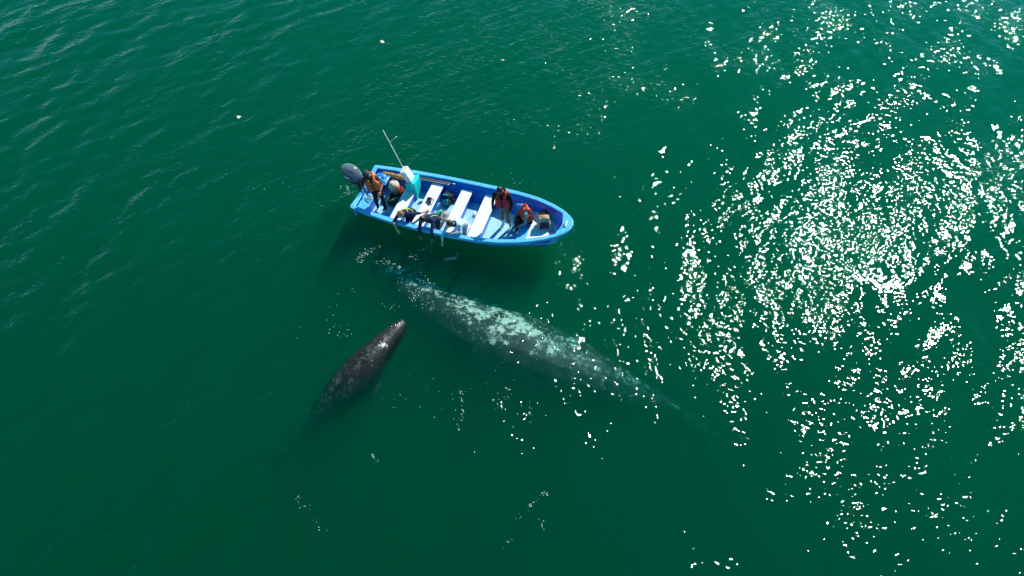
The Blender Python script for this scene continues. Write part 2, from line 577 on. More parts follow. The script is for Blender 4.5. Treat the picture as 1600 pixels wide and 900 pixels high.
mother, mframes, mbase = whale('gray_whale', [
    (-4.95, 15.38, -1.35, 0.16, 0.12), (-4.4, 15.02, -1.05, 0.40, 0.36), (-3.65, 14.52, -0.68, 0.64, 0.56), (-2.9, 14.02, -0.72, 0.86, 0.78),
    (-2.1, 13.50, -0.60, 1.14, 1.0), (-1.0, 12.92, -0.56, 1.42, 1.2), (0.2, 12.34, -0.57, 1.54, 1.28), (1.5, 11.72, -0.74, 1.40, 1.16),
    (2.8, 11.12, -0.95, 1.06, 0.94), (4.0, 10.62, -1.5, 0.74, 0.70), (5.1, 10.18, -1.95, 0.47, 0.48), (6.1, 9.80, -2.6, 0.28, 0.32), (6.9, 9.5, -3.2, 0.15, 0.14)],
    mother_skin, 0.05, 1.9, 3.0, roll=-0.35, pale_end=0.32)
tag(mother, 'large pale-mottled gray whale lying just under the surface beside the blue boat', 'whale')
barnacles(mother, mbase, mframes, [(0.12, 1.6, 0.5, 120), (0.17, 1.2, 1, 60), (0.22, 1.5, 0.8, 220), (0.31, 1.35, 2, 60), (0.40, 1.7, 2, 70), (0.52, 1.5, 3, 60)], barn, 3, 0.04)

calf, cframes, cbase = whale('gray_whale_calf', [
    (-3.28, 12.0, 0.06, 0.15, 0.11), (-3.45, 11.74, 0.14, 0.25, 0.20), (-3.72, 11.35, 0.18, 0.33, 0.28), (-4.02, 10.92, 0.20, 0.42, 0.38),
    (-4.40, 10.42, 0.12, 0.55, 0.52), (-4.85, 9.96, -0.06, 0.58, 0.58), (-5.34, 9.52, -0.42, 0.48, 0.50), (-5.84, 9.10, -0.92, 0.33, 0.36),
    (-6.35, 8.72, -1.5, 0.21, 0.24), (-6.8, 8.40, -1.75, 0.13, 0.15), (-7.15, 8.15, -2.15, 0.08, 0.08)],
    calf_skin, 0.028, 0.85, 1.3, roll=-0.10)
tag(calf, 'small dark gray whale calf with its snout out of the water', 'whale calf')
barnacles(calf, cbase, cframes, [(0.19, 1.95, 0.3, 70), (0.05, 1.6, 0.8, 14)], barn, 9, 0.026)
# ------------------------------------------------------------------ boat (local frame: +X bow, +Y the side away from the camera)
M_blue = mat('boat_blue_paint', (0.001, 0.145, 0.70), 0.38, 0.10, 5, dirt=(0.02, 0.27, 0.78), dirt_amt=0.7, dirt_scale=3.5)
M_gun = mat('boat_light_blue_paint', (0.09, 0.50, 0.90), 0.35, 0.10, 4, dirt=(0.45, 0.62, 0.75), dirt_amt=0.6, dirt_scale=9)
M_hull = mat('boat_hull_paint', (0.03, 0.33, 0.74), 0.35, 0.10, 3, dirt=(0.35, 0.48, 0.58), dirt_amt=0.4, dirt_scale=4)
M_white = mat('boat_white_paint', (0.80, 0.81, 0.80), 0.4, 0.04, 5, dirt=(0.42, 0.42, 0.38), dirt_amt=0.55, dirt_scale=7)
M_floor = mat('boat_floor_paint', (0.34, 0.64, 0.78), 0.55, 0.10, 5, dirt=(0.08, 0.30, 0.42), dirt_amt=0.75, dirt_scale=3)
M_teal = mat('console_turquoise', (0.010, 0.68, 0.64), 0.4, 0.07, 5)
M_grey = mat('motor_grey_paint', (0.11, 0.145, 0.18), 0.28, 0.08, 4, coat=0.4)
M_dark = mat('black_plastic', (0.015, 0.016, 0.018), 0.5, 0.2, 10)
M_metal = mat('aluminium', (0.62, 0.63, 0.64), 0.35, 0.08, 12, metal=0.9)
M_wood = mat('varnished_wood', (0.33, 0.17, 0.06), 0.5, 0.35, 7)
M_tan = mat('tan_canvas', (0.42, 0.25, 0.07), 0.85, 0.25, 9, bump=0.004, bscale=60)
M_rope = mat('rope_fibre', (0.55, 0.48, 0.28), 0.9, 0.25, 40, bump=0.003, bscale=90)
M_tarp = mat('blue_tarp', (0.03, 0.22, 0.52), 0.35, 0.3, 9, bump=0.01, bscale=14)
M_magenta = mat('magenta_paint', (0.32, 0.06, 0.55), 0.5, 0.2, 30)

BOAT = Matrix.Translation((-5.105, 17.298, 0.0)) @ (
    Matrix.Rotation(math.radians(-18.2), 4, 'Z') @ Matrix.Rotation(math.radians(-1.2), 4, 'Y') @ Matrix.Rotation(math.radians(4.0), 4, 'X'))
boat = empty('motor_boat', BOAT)
tag(boat, 'open blue fibreglass skiff with white thwarts and a turquoise console', 'boat')

BX = [0.0, 0.6, 1.5, 2.6, 3.6, 4.5, 5.3, 6.0, 6.6, 7.0, 7.25, 7.38, 7.46]
BH = [0.98, 1.06, 1.15, 1.20, 1.20, 1.17, 1.09, 0.95, 0.74, 0.53, 0.34, 0.20, 0.05]
BZ = [0.62, 0.60, 0.585, 0.585, 0.60, 0.64, 0.71, 0.80, 0.87, 0.92, 0.95, 0.97, 0.98]
def bint(x, T): return float(np.interp(x, BX, T))
def bsmooth(x, T):
    return (bint(x - 0.12, T) + 2 * bint(x, T) + bint(x + 0.12, T)) / 4 if 0.15 < x < 7.0 else bint(x, T)
def beam(x): return bsmooth(x, BH)
def sheer(x): return bsmooth(x, BZ)
FLOOR = 0.06
GW = 0.075                                        # width of the gunwale
xs_h = [0.0, 0.3, 0.6, 1.0, 1.5, 2.0, 2.5, 3.0, 3.5, 4.0, 4.5, 4.9, 5.3, 5.65, 6.0, 6.3, 6.6, 6.8, 7.0, 7.13, 7.25, 7.33, 7.38, 7.43, 7.46]

def outer(x, s):
    hb, zs = beam(x), sheer(x)
    t = max(0.0, (x - 4.6) / 2.86)
    zk = -0.24 + 0.30 * t ** 2.6
    zc = -0.10 + 0.45 * t ** 2.2
    cb = hb * (0.68 - 0.22 * t)
    rk = 0.75 * t ** 2                            # raked stem
    return [(x - rk, 0.0, zk), (x - rk * 0.75, s * cb * 0.6, zk * 0.55 + zc * 0.45), (x - rk * 0.6, s * cb, zc),
            (x - rk * 0.28, s * (cb * 0.45 + hb * 0.55), zc * 0.5 + zs * 0.5), (x, s * hb, zs - 0.005)]

# outer skin and inner lining, one closed shell
hull = MB()
rings = []
for x in xs_h:
    hb, zs = beam(x), sheer(x)
    gw = min(GW, hb * 0.75)
    L_ = outer(x, -1)[::-1] + outer(x, 1)[1:]
    xi = min(x, 7.08)
    hbi = max(beam(xi) - GW, 0.05) if x <= 7.08 else max(hb - gw, 0.012)
    rk = 0.0
    fl = FLOOR if x < 7.0 else zs - 0.2
    t = max(0.0, (x - 4.6) / 2.86)
    wi = hbi * (0.70 - 0.2 * t)
    inn = [(x, hbi, zs - 0.008), (x - 0.02 * t, hbi * 0.89, (zs + fl) * 0.52), (x - 0.1 * t, wi, fl), (x - 0.1 * t, 0.0, fl - 0.01),
           (x - 0.1 * t, -wi, fl), (x - 0.02 * t, -hbi * 0.89, (zs + fl) * 0.52), (x, -hbi, zs - 0.008)]
    rings.append([Vector(p) for p in L_ + inn])
hull.rings(rings)
ho = hull.build('hull', [M_hull, M_blue], boat, True)
n_out = 9
for p in ho.data.polygons:                        # lining painted a deeper blue
    if len(p.vertices) == 4:
        js = [v % len(rings[0]) for v in p.vertices]
        if min(js) >= n_out: p.material_index = 1
        elif max(js) >= n_out and min(js) in (0, n_out - 1): p.material_index = 0
ho.data.polygons.foreach_set('use_smooth', [len(p.vertices) == 4 for p in ho.data.polygons])

def rail(s, name, off_in, off_out, z0, z1, m, x0=0.0, x1=7.44):
    mb = MB(); rr = []
    for x in [q for q in xs_h if x0 <= q <= x1]:
        hb, zs = beam(x), sheer(x)
        oi = min(off_in, hb * 0.8)
        rr.append([Vector((x, s * (hb - oi), zs + z0)), Vector((x, s * (hb + off_out), zs + z0)), Vector((x, s * (hb + off_out), zs + z1)), Vector((x, s * (hb - oi), zs + z1))])
    mb.rings(rr)
    return mb.build(name, m, boat, False, bevel=0.012)
for s in (1, -1):
    rail(s, 'gunwale', GW + 0.015, 0.05, -0.03, 0.022, M_gun)
    rail(s, 'rubbing_strake', 0.0, 0.055, -0.085, -0.036, M_gun, 0.3, 7.4)
    # stringer ledge along the lining
    mb = MB(); rr = []
    for x in [q for q in xs_h if 0.6 <= q <= 6.3]:
        hb = beam(x) - GW; z = 0.43 if x < 5 else 0.43 + (x - 5) * 0.08
        rr.append([Vector((x, s * (hb * 0.89 + 0.02), z - 0.03)), Vector((x, s * (hb * 0.89 - 0.055), z - 0.02)), Vector((x, s * (hb * 0.89 - 0.055), z)), Vector((x, s * (hb * 0.89 + 0.02), z + 0.02))])
    mb.rings(rr); mb.build('stringer', M_blue, boat, False, bevel=0.006)
# stem head: small deck closing the bow
mb = MB(); up, dn = [], []
for x in (6.98, 7.1, 7.2, 7.3, 7.38, 7.44):
    hb, zs = beam(x) - 0.02, sheer(x)
    up.append((x, hb, zs + 0.03))
pts = up + [(7.47, 0, 1.01)] + [(x, -y, z) for x, y, z in up[::-1]] + [(7.06, -0.2, 0.95), (7.10, 0, 0.96), (7.06, 0.2, 0.95)]
n = len(pts)
mb.add(pts + [(x, y, z - 0.06) for x, y, z in pts], [tuple(range(n)), tuple(range(2 * n - 1, n - 1, -1))] + [(i, i + n, (i + 1) % n + n, (i + 1) % n) for i in range(n)])
mb.build('bow_deck', M_gun, boat, False, bevel=0.01)
mb = MB(); mb.box((7.22, 0.0, 1.01), (0.06, 0.22, 0.035)); mb.box((7.22, 0, 0.985), (0.05, 0.06, 0.05))
mb.build('mooring_cleat', M_metal, boat, False, bevel=0.008)
# floor sheet
mb = MB(); rr = []
for x in [0.12] + [q for q in xs_h if 0.2 < q < 6.5]:
    t = max(0.0, (x - 4.6) / 2.86)
    w = (beam(x) - GW) * (0.70 - 0.2 * t) - 0.01
    rr.append([Vector((x, -w, FLOOR + 0.004)), Vector((x, w, FLOOR + 0.004)), Vector((x, w, FLOOR + 0.016)), Vector((x, -w, FLOOR + 0.016))])
mb.rings(rr); mb.build('floor', M_floor, boat, False)

def inner_w(x, z):
    hb = beam(x) - GW; zs = sheer(x); t = max(0.0, (x - 4.6) / 2.86)
    zm = (zs + FLOOR) * 0.52
    w0 = hb * (0.70 - 0.2 * t)
    if z < zm: return w0 + (hb * 0.89 - w0) * (z - FLOOR) / (zm - FLOOR)
    return hb * 0.89
# thwarts: a blue box up from the floor with a white board on it
for (x0, x1, zt) in ((1.36, 1.76, 0.43), (2.17, 2.60, 0.43), (3.27, 3.66, 0.43), (4.14, 4.57, 0.44)):
    root = None
    mb = MB()
    w0, w1 = inner_w((x0 + x1) / 2, FLOOR + 0.03) - 0.03, inner_w((x0 + x1) / 2, zt - 0.04) - 0.02
    a, b = x0 + 0.03, x1 - 0.03
    mb.add([(a, -w0, FLOOR + 0.01), (b, -w0, FLOOR + 0.01), (b, w0, FLOOR + 0.01), (a, w0, FLOOR + 0.01), (a, -w1, zt - 0.035), (b, -w1, zt - 0.035), (b, w1, zt - 0.035), (a, w1, zt - 0.035)],
           [(3, 2, 1, 0), (4, 5, 6, 7), (0, 1, 5, 4), (1, 2, 6, 5), (2, 3, 7, 6), (3, 0, 4, 7)])
    th = mb.build('thwart', M_blue, boat, False, bevel=0.01)
    mb = MB(); w = inner_w((x0 + x1) / 2, zt) - 0.005
    mb.box(((x0 + x1) / 2, 0, zt - 0.015), (x1 - x0, 2 * w, 0.04))
    mb.build('seat_board', M_white, th, False, bevel=0.012)
# bow platform
def plate(x0, x1, z, th, name, m, inset=0.0, yl=None):
    mb = MB(); rr = []
    for x in np.linspace(x0, x1, 8):
        w = inner_w(x, z) - 0.01 - inset
        lo = -w if yl is None else max(-w, yl[0]); hi = w if yl is None else min(w, yl[1])
        rr.append([Vector((x, lo, z - th)), Vector((x, hi, z - th)), Vector((x, hi, z)), Vector((x, lo, z))])
    mb.rings(rr); return mb.build(name, m, boat, False, bevel=0.006)
plate(5.72, 7.0, 0.40, 0.05, 'bow_platform', M_gun)
mb = MB(); w0, w1 = inner_w(5.76, FLOOR + 0.03) - 0.03, inner_w(5.76, 0.34) - 0.03
mb.add([(x, y, z) for z, w in ((FLOOR + 0.018, w0), (0.348, w1)) for x, y in ((5.75, -w), (5.78, -w), (5.78, w), (5.75, w))], [(3, 2, 1, 0), (4, 5, 6, 7), (0, 1, 5, 4), (1, 2, 6, 5), (2, 3, 7, 6), (3, 0, 4, 7)])
mb.build('platform_riser', M_blue, boat)
plate(6.02, 6.92, 0.425, 0.02, 'bow_locker_lid', M_white, 0.05)
# stern: transom top, splash well and corner decks
mb = MB(); mb.box((0.045, 0, 0.36), (0.09, 1.86, 0.48)); mb.build('transom', M_hull, boat, False, bevel=0.012)
mb = MB()
mb.add([(-0.02, -0.99, 0.61), (0.12, -0.95, 0.61), (0.10, -0.36, 0.55), (-0.02, -0.36, 0.55)], [(0, 1, 2, 3)])
mb.add([(-0.02, -0.99, 0.65), (0.12, -0.95, 0.65), (0.10, -0.36, 0.575), (-0.02, -0.36, 0.575)], [(3, 2, 1, 0)])
mb2 = MB()
for s in (1, -1):
    mb = MB()
    a = [(-0.02, s * 0.99), (0.14, s * 0.96), (0.10, s * 0.34), (-0.02, s * 0.34)]
    z = [0.655, 0.65, 0.575, 0.575]
    mb.add([(p[0], p[1], zz) for p, zz in zip(a, z)] + [(p[0], p[1], zz - 0.05) for p, zz in zip(a, z)],
           [(0, 1, 2, 3), (7, 6, 5, 4), (0, 4, 5, 1), (1, 5, 6, 2), (2, 6, 7, 3), (3, 7, 4, 0)])
    mb.build('transom_cap', M_gun, boat, False, bevel=0.01)
    mb = MB(); mb.box((0.32, s * 0.50, 0.275), (0.34, 0.56, 0.39), taper=(1.0, 1.25))
    dk = mb.build('stern_locker', M_blue, boat, False, bevel=0.012)
    mb = MB(); mb.box((0.325, s * 0.545, 0.485), (0.38, 0.78, 0.03)); mb.build('locker_lid', M_gun, dk, False, bevel=0.01)
mb = MB(); mb.box((0.28, 0, 0.18), (0.28, 0.32, 0.22)); mb.build('splash_well', M_gun, boat, False, bevel=0.012)
# console with electronics box and whip antenna
mb = MB()
mb.add([(1.42, 0.36, 0.08), (1.80, 0.36, 0.08), (1.80, 0.80, 0.08), (1.42, 0.80, 0.08), (1.44, 0.36, 0.74), (1.80, 0.36, 0.86), (1.79, 0.84, 0.86), (1.42, 0.84, 0.74)],
       [(3, 2, 1, 0), (4, 5, 6, 7), (0, 1, 5, 4), (1, 2, 6, 5), (2, 3, 7, 6), (3, 0, 4, 7)])
con = mb.build('console', M_teal, boat, False, bevel=0.02)
Mx = Matrix.Rotation(math.radians(-17), 3, 'Y') @ Matrix.Rotation(math.radians(6), 3, 'X')
mb = MB(); mb.box((1.50, 0.55, 1.06), (0.22, 0.30, 0.52), M=Mx)
eb = mb.build('electronics_box', M_white, con, False, bevel=0.015)
mb = MB(); mb.box(Vector((1.50, 0.55, 1.06)) + Mx @ Vector((-0.113, 0, -0.02)), (0.008, 0.24, 0.40), M=Mx); mb.build('screen_panel', mat('grey_panel', (0.28, 0.30, 0.33), 0.35, 0.1, 8), eb)
a0 = Vector((1.36, 0.62, 1.25)); a1 = Vector((0.80, 0.84, 2.62))
mb = MB(); mb.tube([a0, a0.lerp(a1, 0.35), a1], [0.017, 0.014, 0.010], 8)
an = mb.build('antenna', M_white, con, True)
pm = a0.lerp(a1, 0.68)
mb = MB(); mb.tube([pm, pm + Vector((0.13, 0.11, 0.10)), pm + Vector((0.20, 0.17, 0.15))], 0.009, 6); mb.ellipsoid(pm + Vector((0.20, 0.17, 0.15)), (0.022, 0.022, 0.022)); mb.build('side_aerial', M_white, con, True)
mb = MB()
wc = Vector((1.36, 0.50, 0.72)); wa = Vector((-0.85, 0, 0.5)).normalized(); wu = wa.cross(Vector((0, 1, 0))).normalized(); wv = wa.cross(wu)
mb.tube([wc + (wu * math.cos(t) + wv * math.sin(t)) * 0.16 for t in np.linspace(0, 2 * math.pi, 21)], 0.013, 6)
for t in (0.3, 2.4, 4.5): mb.tube([wc - wa * 0.05, wc + (wu * math.cos(t) + wv * math.sin(t)) * 0.16], 0.009, 6)
mb.build('steering_wheel', M_dark, con, True)
# painted mark on the lining at the bow
mb = MB()
def on_wall(x, z): return Vector((x, inner_w(x, z) - 0.006, z))
pa = [on_wall(6.40, 0.70), on_wall(6.72, 0.74), on_wall(6.76, 0.80), on_wall(6.42, 0.78)]
mb.add(pa + [p - Vector((0, 0.006, 0)) for p in pa], [(0, 1, 2, 3), (7, 6, 5, 4), (0, 4, 5, 1), (1, 5, 6, 2), (2, 6, 7, 3), (3, 7, 4, 0)])
mk = mb.build('painted_mark', M_magenta, boat)

def child_of_boat_frame(name, base, label, cat, group=None):
    o = empty(name, BOAT @ Matrix.Translation(Vector(base)))
    tag(o, label, cat, group)
    return o
def shifted(mb, base):
    b = Vector(base); mb.v = [tuple(Vector(v) - b) for v in mb.v]; return mb

# outboard motor
base = (-0.05, 0.05, 0.55)
om = child_of_boat_frame('outboard_motor', base, 'large grey outboard motor hung on the stern of the blue boat', 'outboard motor')
R = Matrix.Rotation(math.radians(-20), 3, 'Z') @ Matrix.Rotation(math.radians(-13), 3, 'Y')
def mp_(p): return R @ Vector(p)
def cowl_ring(z, lx, ly, cx, n=20, e=0.72):
    r = []
    for k in range(n):
        t = 2 * math.pi * k / n; c_, s_ = math.cos(t), math.sin(t)
        w = 1.0 if c_ > 0 else 1 - 0.20 * abs(c_)
        r.append(mp_((cx + math.copysign(abs(c_) ** e, c_) * lx, math.copysign(abs(s_) ** e, s_) * ly * w, z)))
    return r
def cowl(prof): 
    m = MB(); m.rings([cowl_ring(*p) for p in prof]); return m
cowl([(0.12, 0.24, 0.17, -0.32), (0.14, 0.31, 0.22, -0.34), (0.30, 0.36, 0.255, -0.36), (0.305, 0.362, 0.256, -0.36)]).build('lower_cowl', mat('motor_dark_grey', (0.05, 0.075, 0.10), 0.3, 0.1, 5, coat=0.3), om, True, sub=1)
uc = cowl([(0.31, 0.375, 0.265, -0.36), (0.33, 0.385, 0.27, -0.36), (0.50, 0.385, 0.265, -0.37), (0.64, 0.36, 0.235, -0.38), (0.72, 0.30, 0.185, -0.39), (0.755, 0.20, 0.11, -0.40), (0.765, 0.06, 0.04, -0.40)]).build('upper_cowl', M_grey, om, True, sub=1)
mb = MB(); mb.tube([mp_((-0.73, 0.0, 0.60)), mp_((-0.55, 0.235, 0.61)), mp_((-0.2, 0.255, 0.61)), mp_((-0.02, 0.12, 0.61))], 0.006, 6); mb.build('seam', M_dark, uc, True)
mb = MB(); mb.box(mp_((-0.30, -0.262, 0.47)), (0.24, 0.016, 0.06), M=R); mb.build('side_badge', M_white, uc, False, bevel=0.004)
mb = MB(); mb.box(mp_((-0.26, 0, -0.22)), (0.17, 0.10, 0.72), M=R); mb.box(mp_((-0.26, 0, -0.62)), (0.34, 0.05, 0.20), M=R); mb.box(mp_((-0.30, 0, -0.50)), (0.42, 0.20, 0.02), M=R)
mb.build('leg', MATS['motor_dark_grey'], om, False, bevel=0.02)
mb = MB(); mb.capsule(mp_((-0.12, 0, -0.66)), mp_((-0.42, 0, -0.66)), 0.035, 0.055); mb.build('gear_case', MATS['motor_dark_grey'], om, True)
for k in range(3):
    mb = MB(); t = k * 2.094; mb.box(mp_((-0.47, 0.085 * math.cos(t), -0.66 + 0.085 * math.sin(t))), (0.025, 0.10, 0.10), M=R @ Matrix.Rotation(t, 3, 'X') @ Matrix.Rotation(0.5, 3, 'Y')); mb.build('propeller_blade', M_metal, om, False, bevel=0.006)
mb = MB(); mb.box((0.02, 0, -0.03), (0.16, 0.26, 0.26)); mb.box(mp_((-0.12, 0, 0.06)), (0.22, 0.14, 0.16), M=R); mb.build('clamp_bracket', M_dark, om, False, bevel=0.015)
mb = MB(); mb.capsule(mp_((0.02, 0.03, 0.20)), mp_((0.44, 0.05, 0.24)), 0.028, 0.022); mb.build('tiller', M_dark, om, True)

# loose gear in the boat
def gear(name, mb, m, base, label, cat, group=None, **kw):
    o = child_of_boat_frame(name, base, label, cat, group)
    me = shifted(mb, base)
    return o, me

# float buoy with rope
b = (0.92, 0.46, FLOOR + 0.02)
o = child_of_boat_frame('float_buoy', b, 'round cream float buoy with rope knotted on top, beside the turquoise console', 'buoy')
mb = MB(); rr = []
for z, r in ((-0.02, 0.02), (0.0, 0.07), (0.06, 0.12), (0.16, 0.175), (0.27, 0.20), (0.37, 0.19), (0.44, 0.14), (0.475, 0.07), (0.48, 0.02)):
    rr.append([Vector((r * math.cos(k * math.pi / 9), r * math.sin(k * math.pi / 9), z + 0.06)) for k in range(18)])
mb.rings(rr); mb.build('float', mat('cream_plastic', (0.72, 0.60, 0.42), 0.5, 0.12, 6, dirt=(0.4, 0.3, 0.2), dirt_amt=0.5, dirt_scale=9), o, True, sub=1)
mb = MB()
for k in range(3):
    t = k * 1.1
    mb.tube([Vector((0.10 * math.cos(t + u * 2.5), 0.09 * math.sin(t + u * 2.5), 0.545 - 0.05 * abs(u - 0.5))) for u in np.linspace(0, 1, 7)], 0.011, 6)
mb.build('rope', MATS['rope_fibre'], o, True)
# fuel can
b = (1.20, 0.36, FLOOR + 0.016)
o = child_of_boat_frame('fuel_can', b, 'red plastic fuel can wedged between the cream buoy and the console', 'fuel can')
mb = MB(); mb.box((0, 0, 0.19), (0.17, 0.30, 0.38), taper=(0.85, 0.8)); mb.build('can', mat('red_plastic', (0.55, 0.07, 0.02), 0.4, 0.15, 6), o, False, bevel=0.03, seg=3)
mb = MB(); mb.tube([(0, -0.09, 0.38), (0, -0.07, 0.45), (0, 0.05, 0.45), (0, 0.07, 0.38)], 0.016, 8); mb.build('handle', MATS['red_plastic'], o, True)
mb = MB(); mb.tube([(0, 0.10, 0.37), (0, 0.10, 0.42)], 0.028, 12); mb.build('cap', M_dark, o, True)
# dark crate with nets
b = (1.10, 0.02, FLOOR + 0.016)
o = child_of_boat_frame('storage_crate', b, 'dark green crate on the floor behind the sternmost white thwart', 'crate')
Mg = mat('dark_green_plastic', (0.010, 0.035, 0.022), 0.5, 0.3, 10)
for nm, c_, s_ in (('crate_side', (0, 0.165, 0.13), (0.40, 0.02, 0.26)), ('crate_side', (0, -0.165, 0.13), (0.40, 0.02, 0.26)), ('crate_end', (0.19, 0, 0.13), (0.02, 0.31, 0.26)), ('crate_end', (-0.19, 0, 0.13), (0.02, 0.31, 0.26)), ('crate_base', (0, 0, 0.012), (0.36, 0.31, 0.02))):
    mb = MB(); mb.box(c_, s_); mb.build(nm, Mg, o, False, bevel=0.005)
mb = MB(); g = random.Random(4)
for k in range(14): mb.ellipsoid((g.uniform(-0.13, 0.13), g.uniform(-0.10, 0.10), g.uniform(0.10, 0.22)), (0.07, 0.06, 0.045), nu=10, nv=6)
mb.build('net_bundle', mat('net_green', (0.015, 0.07, 0.045), 0.9, 0.5, 30, bump=0.01, bscale=60), o, True)
# rolled canvas along the far gunwale
b = (0.75, 0.84, 0.50)
o = child_of_boat_frame('canvas_roll', b, 'tan rolled canvas tied along the far gunwale near the stern', 'canvas roll')
mb = MB(); mb.tube([(-0.42 + 0.07 * k, 0.012 * math.sin(k * 1.7), 0.006 * math.cos(k * 2.1)) for k in range(13)], [0.055, 0.075] + [0.082 + 0.006 * math.sin(k * 2.2) for k in range(9)] + [0.078, 0.06], 14); mb.build('roll', M_tan, o, True)
for x in (-0.22, 0.08, 0.30):
    mb = MB(); mb.tube([(x, 0.09 * math.cos(t), 0.09 * math.sin(t)) for t in np.linspace(0, 2 * math.pi, 13)], 0.009, 6); mb.build('tie', M_dark, o, True)
# poles lying along the far side
for k, (yy, zz, lab, m) in enumerate(((1.0, 0.53, 'dark wooden pole lying highest along the far lining', M_wood), (0.95, 0.50, 'pale bamboo pole lying lower along the far lining', M_rope))):
    b = (2.3, yy, zz)
    o = child_of_boat_frame('pole', b, lab, 'pole', 'poles along the far lining')
    mb = MB(); mb.tube([(-0.72, 0, 0), (0, 0.01, 0.0), (0.66 - 0.2 * k, 0.02, 0.005)], [0.02, 0.018, 0.014], 8); mb.build('shaft', m, o, True)
    mb = MB(); mb.tube([(0.60 - 0.2 * k, 0.02, 0.005), (0.70 - 0.2 * k, 0.02, 0.005)], 0.019, 8); mb.build('tip', M_metal, o, True)
# crumpled tarp on the far stern locker
b = (0.42, 0.58, 0.50)
o = child_of_boat_frame('blue_tarp', b, 'crumpled blue tarp heaped on the far stern locker', 'tarp')
N = 26; g2 = np.linspace(-1, 1, N); TX, TY = np.meshgrid(g2 * 0.26, g2 * 0.26)
TZ = 0.13 * np.exp(-(TX**2 + TY**2) / 0.035) + 0.03 * fract_noise(TX, TY, 9, 21, 12, 40) * np.exp(-(TX**2 + TY**2) / 0.05) + 0.015
me = grid_mesh('tarp', g2 * 0.26, g2 * 0.26, TZ, 0.0); link('sheet', me, M_tarp, o)
# mooring rope on the near stern locker
b = (0.30, -0.38, 0.50)
o = child_of_boat_frame('rope_coil', b, 'loose pale rope coil on the near stern locker', 'rope')
mb = MB(); g = random.Random(2)
mb.tube([(0.09 * (1 + 0.25 * math.sin(3.3 * t)) * math.cos(t) + 0.01 * t, 0.08 * math.sin(t), 0.016 + 0.005 * t) for t in np.linspace(0, 18, 80)], 0.011, 6); mb.build('coil', M_rope, o, True)
mb = MB(); mb.tube([(0.1, 0.02, 0.05), (0.26, 0.06, 0.03), (0.42, 0.14, -0.05), (0.55, 0.10, -0.22)], 0.010, 6); mb.build('rope_end', M_rope, o, True)

def bag(name, b, label, rot, size, m, pocket_m, strap_m, tilt=0.0, flap=None):
    o = child_of_boat_frame(name, b, label, 'backpack')
    Mb = Matrix.Rotation(rot, 3, 'Z') @ Matrix.Rotation(tilt, 3, 'X')
    sx, sy, sz = size
    body = MB()
    body.box(Mb @ Vector((0, 0, sz * 0.45)), (sx, sy, sz * 0.8), M=Mb, taper=(0.82, 0.8))
    body.ellipsoid(Mb @ Vector((0, 0, sz * 0.72)), (sx * 0.44, sy * 0.42, sz * 0.30), M=Mb)
    body.ellipsoid(Mb @ Vector((0.02, 0.0, sz * 0.3)), (sx * 0.56, sy * 0.55, sz * 0.30), M=Mb)
    me = remeshed(body, 0.018, 6); link('sack', me, m, o)
    p = MB(); p.box(Mb @ Vector((0, -sy * 0.46, sz * 0.30)), (sx * 0.72, sy * 0.32, sz * 0.42), M=Mb, taper=(0.85, 0.8)); link('pocket', remeshed(p, 0.014, 5), pocket_m, o)
    for s in (-1, 1):
        st = MB(); st.tube([Mb @ Vector((s * sx * 0.25, sy * 0.40, sz * 0.85)), Mb @ Vector((s * sx * 0.32, sy * 0.66, sz * 0.6)), Mb @ Vector((s * sx * 0.3, sy * 0.60, sz * 0.25)), Mb @ Vector((s * sx * 0.28, sy * 0.46, sz * 0.08))], 0.02, 6); st.build('strap', strap_m, o, True)
    hd = MB(); hd.tube([Mb @ Vector((-0.05, 0, sz * 0.98)), Mb @ Vector((-0.03, 0, sz * 1.06)), Mb @ Vector((0.03, 0, sz * 1.06)), Mb @ Vector((0.05, 0, sz * 0.98))], 0.012, 6); hd.build('grab_handle', strap_m, o, True)
    if flap:
        f = MB(); f.box(Mb @ Vector((0, -sy * 0.30, sz * 0.80)), (sx * 0.7, sy * 0.5, sz * 0.12), M=Mb); link('lid_flap', remeshed(f, 0.014, 5), flap, o)
    return o
M_beige = mat('beige_canvas', (0.46, 0.33, 0.19), 0.85, 0.25, 8, bump=0.004, bscale=50)
M_char = mat('charcoal_fabric', (0.022, 0.026, 0.028), 0.85, 0.3, 12, bump=0.003, bscale=50)
M_brown = mat('brown_leather', (0.14, 0.045, 0.02), 0.6, 0.3, 10)
M_tq = mat('turquoise_fabric', (0.03, 0.40, 0.45), 0.5, 0.3, 9)
bag('backpack', (6.46, 0.12, 0.43), 'beige canvas backpack with charcoal pocket on the white bow locker lid', 0.35, (0.42, 0.30, 0.46), M_beige, M_char, M_brown, -0.35)
bag('backpack', (6.30, 0.58, 0.43), 'brown leather bag against the far bow lining behind the beige backpack', 0.9, (0.26, 0.17, 0.26), M_brown, M_char, M_dark, 0.2)
bag('backpack', (2.86, 0.36, FLOOR + 0.02), 'black and turquoise backpack on the floor between the middle white thwarts', 0.15, (0.30, 0.26, 0.48), M_char, M_tq, M_dark, -0.75, M_tq)
bag('backpack', (2.92, 0.66, FLOOR + 0.02), 'plain black bag on the floor beyond the turquoise backpack', -0.4, (0.28, 0.20, 0.34), M_char, M_char, M_dark, 0.1)
b = (2.75, -0.10, FLOOR + 0.018)
o = child_of_boat_frame('dry_bag', b, 'small sea-green dry bag lying beside the turquoise backpack', 'dry bag')
mb = MB(); mb.capsule((-0.06, -0.08, 0.09), (0.05, 0.10, 0.09), 0.085, 0.075); mb.ellipsoid((0.07, 0.17, 0.08), (0.05, 0.05, 0.03)); link('sack', remeshed(mb, 0.014, 3), mat('sea_green_vinyl', (0.03, 0.38, 0.30), 0.35, 0.15, 8), o)
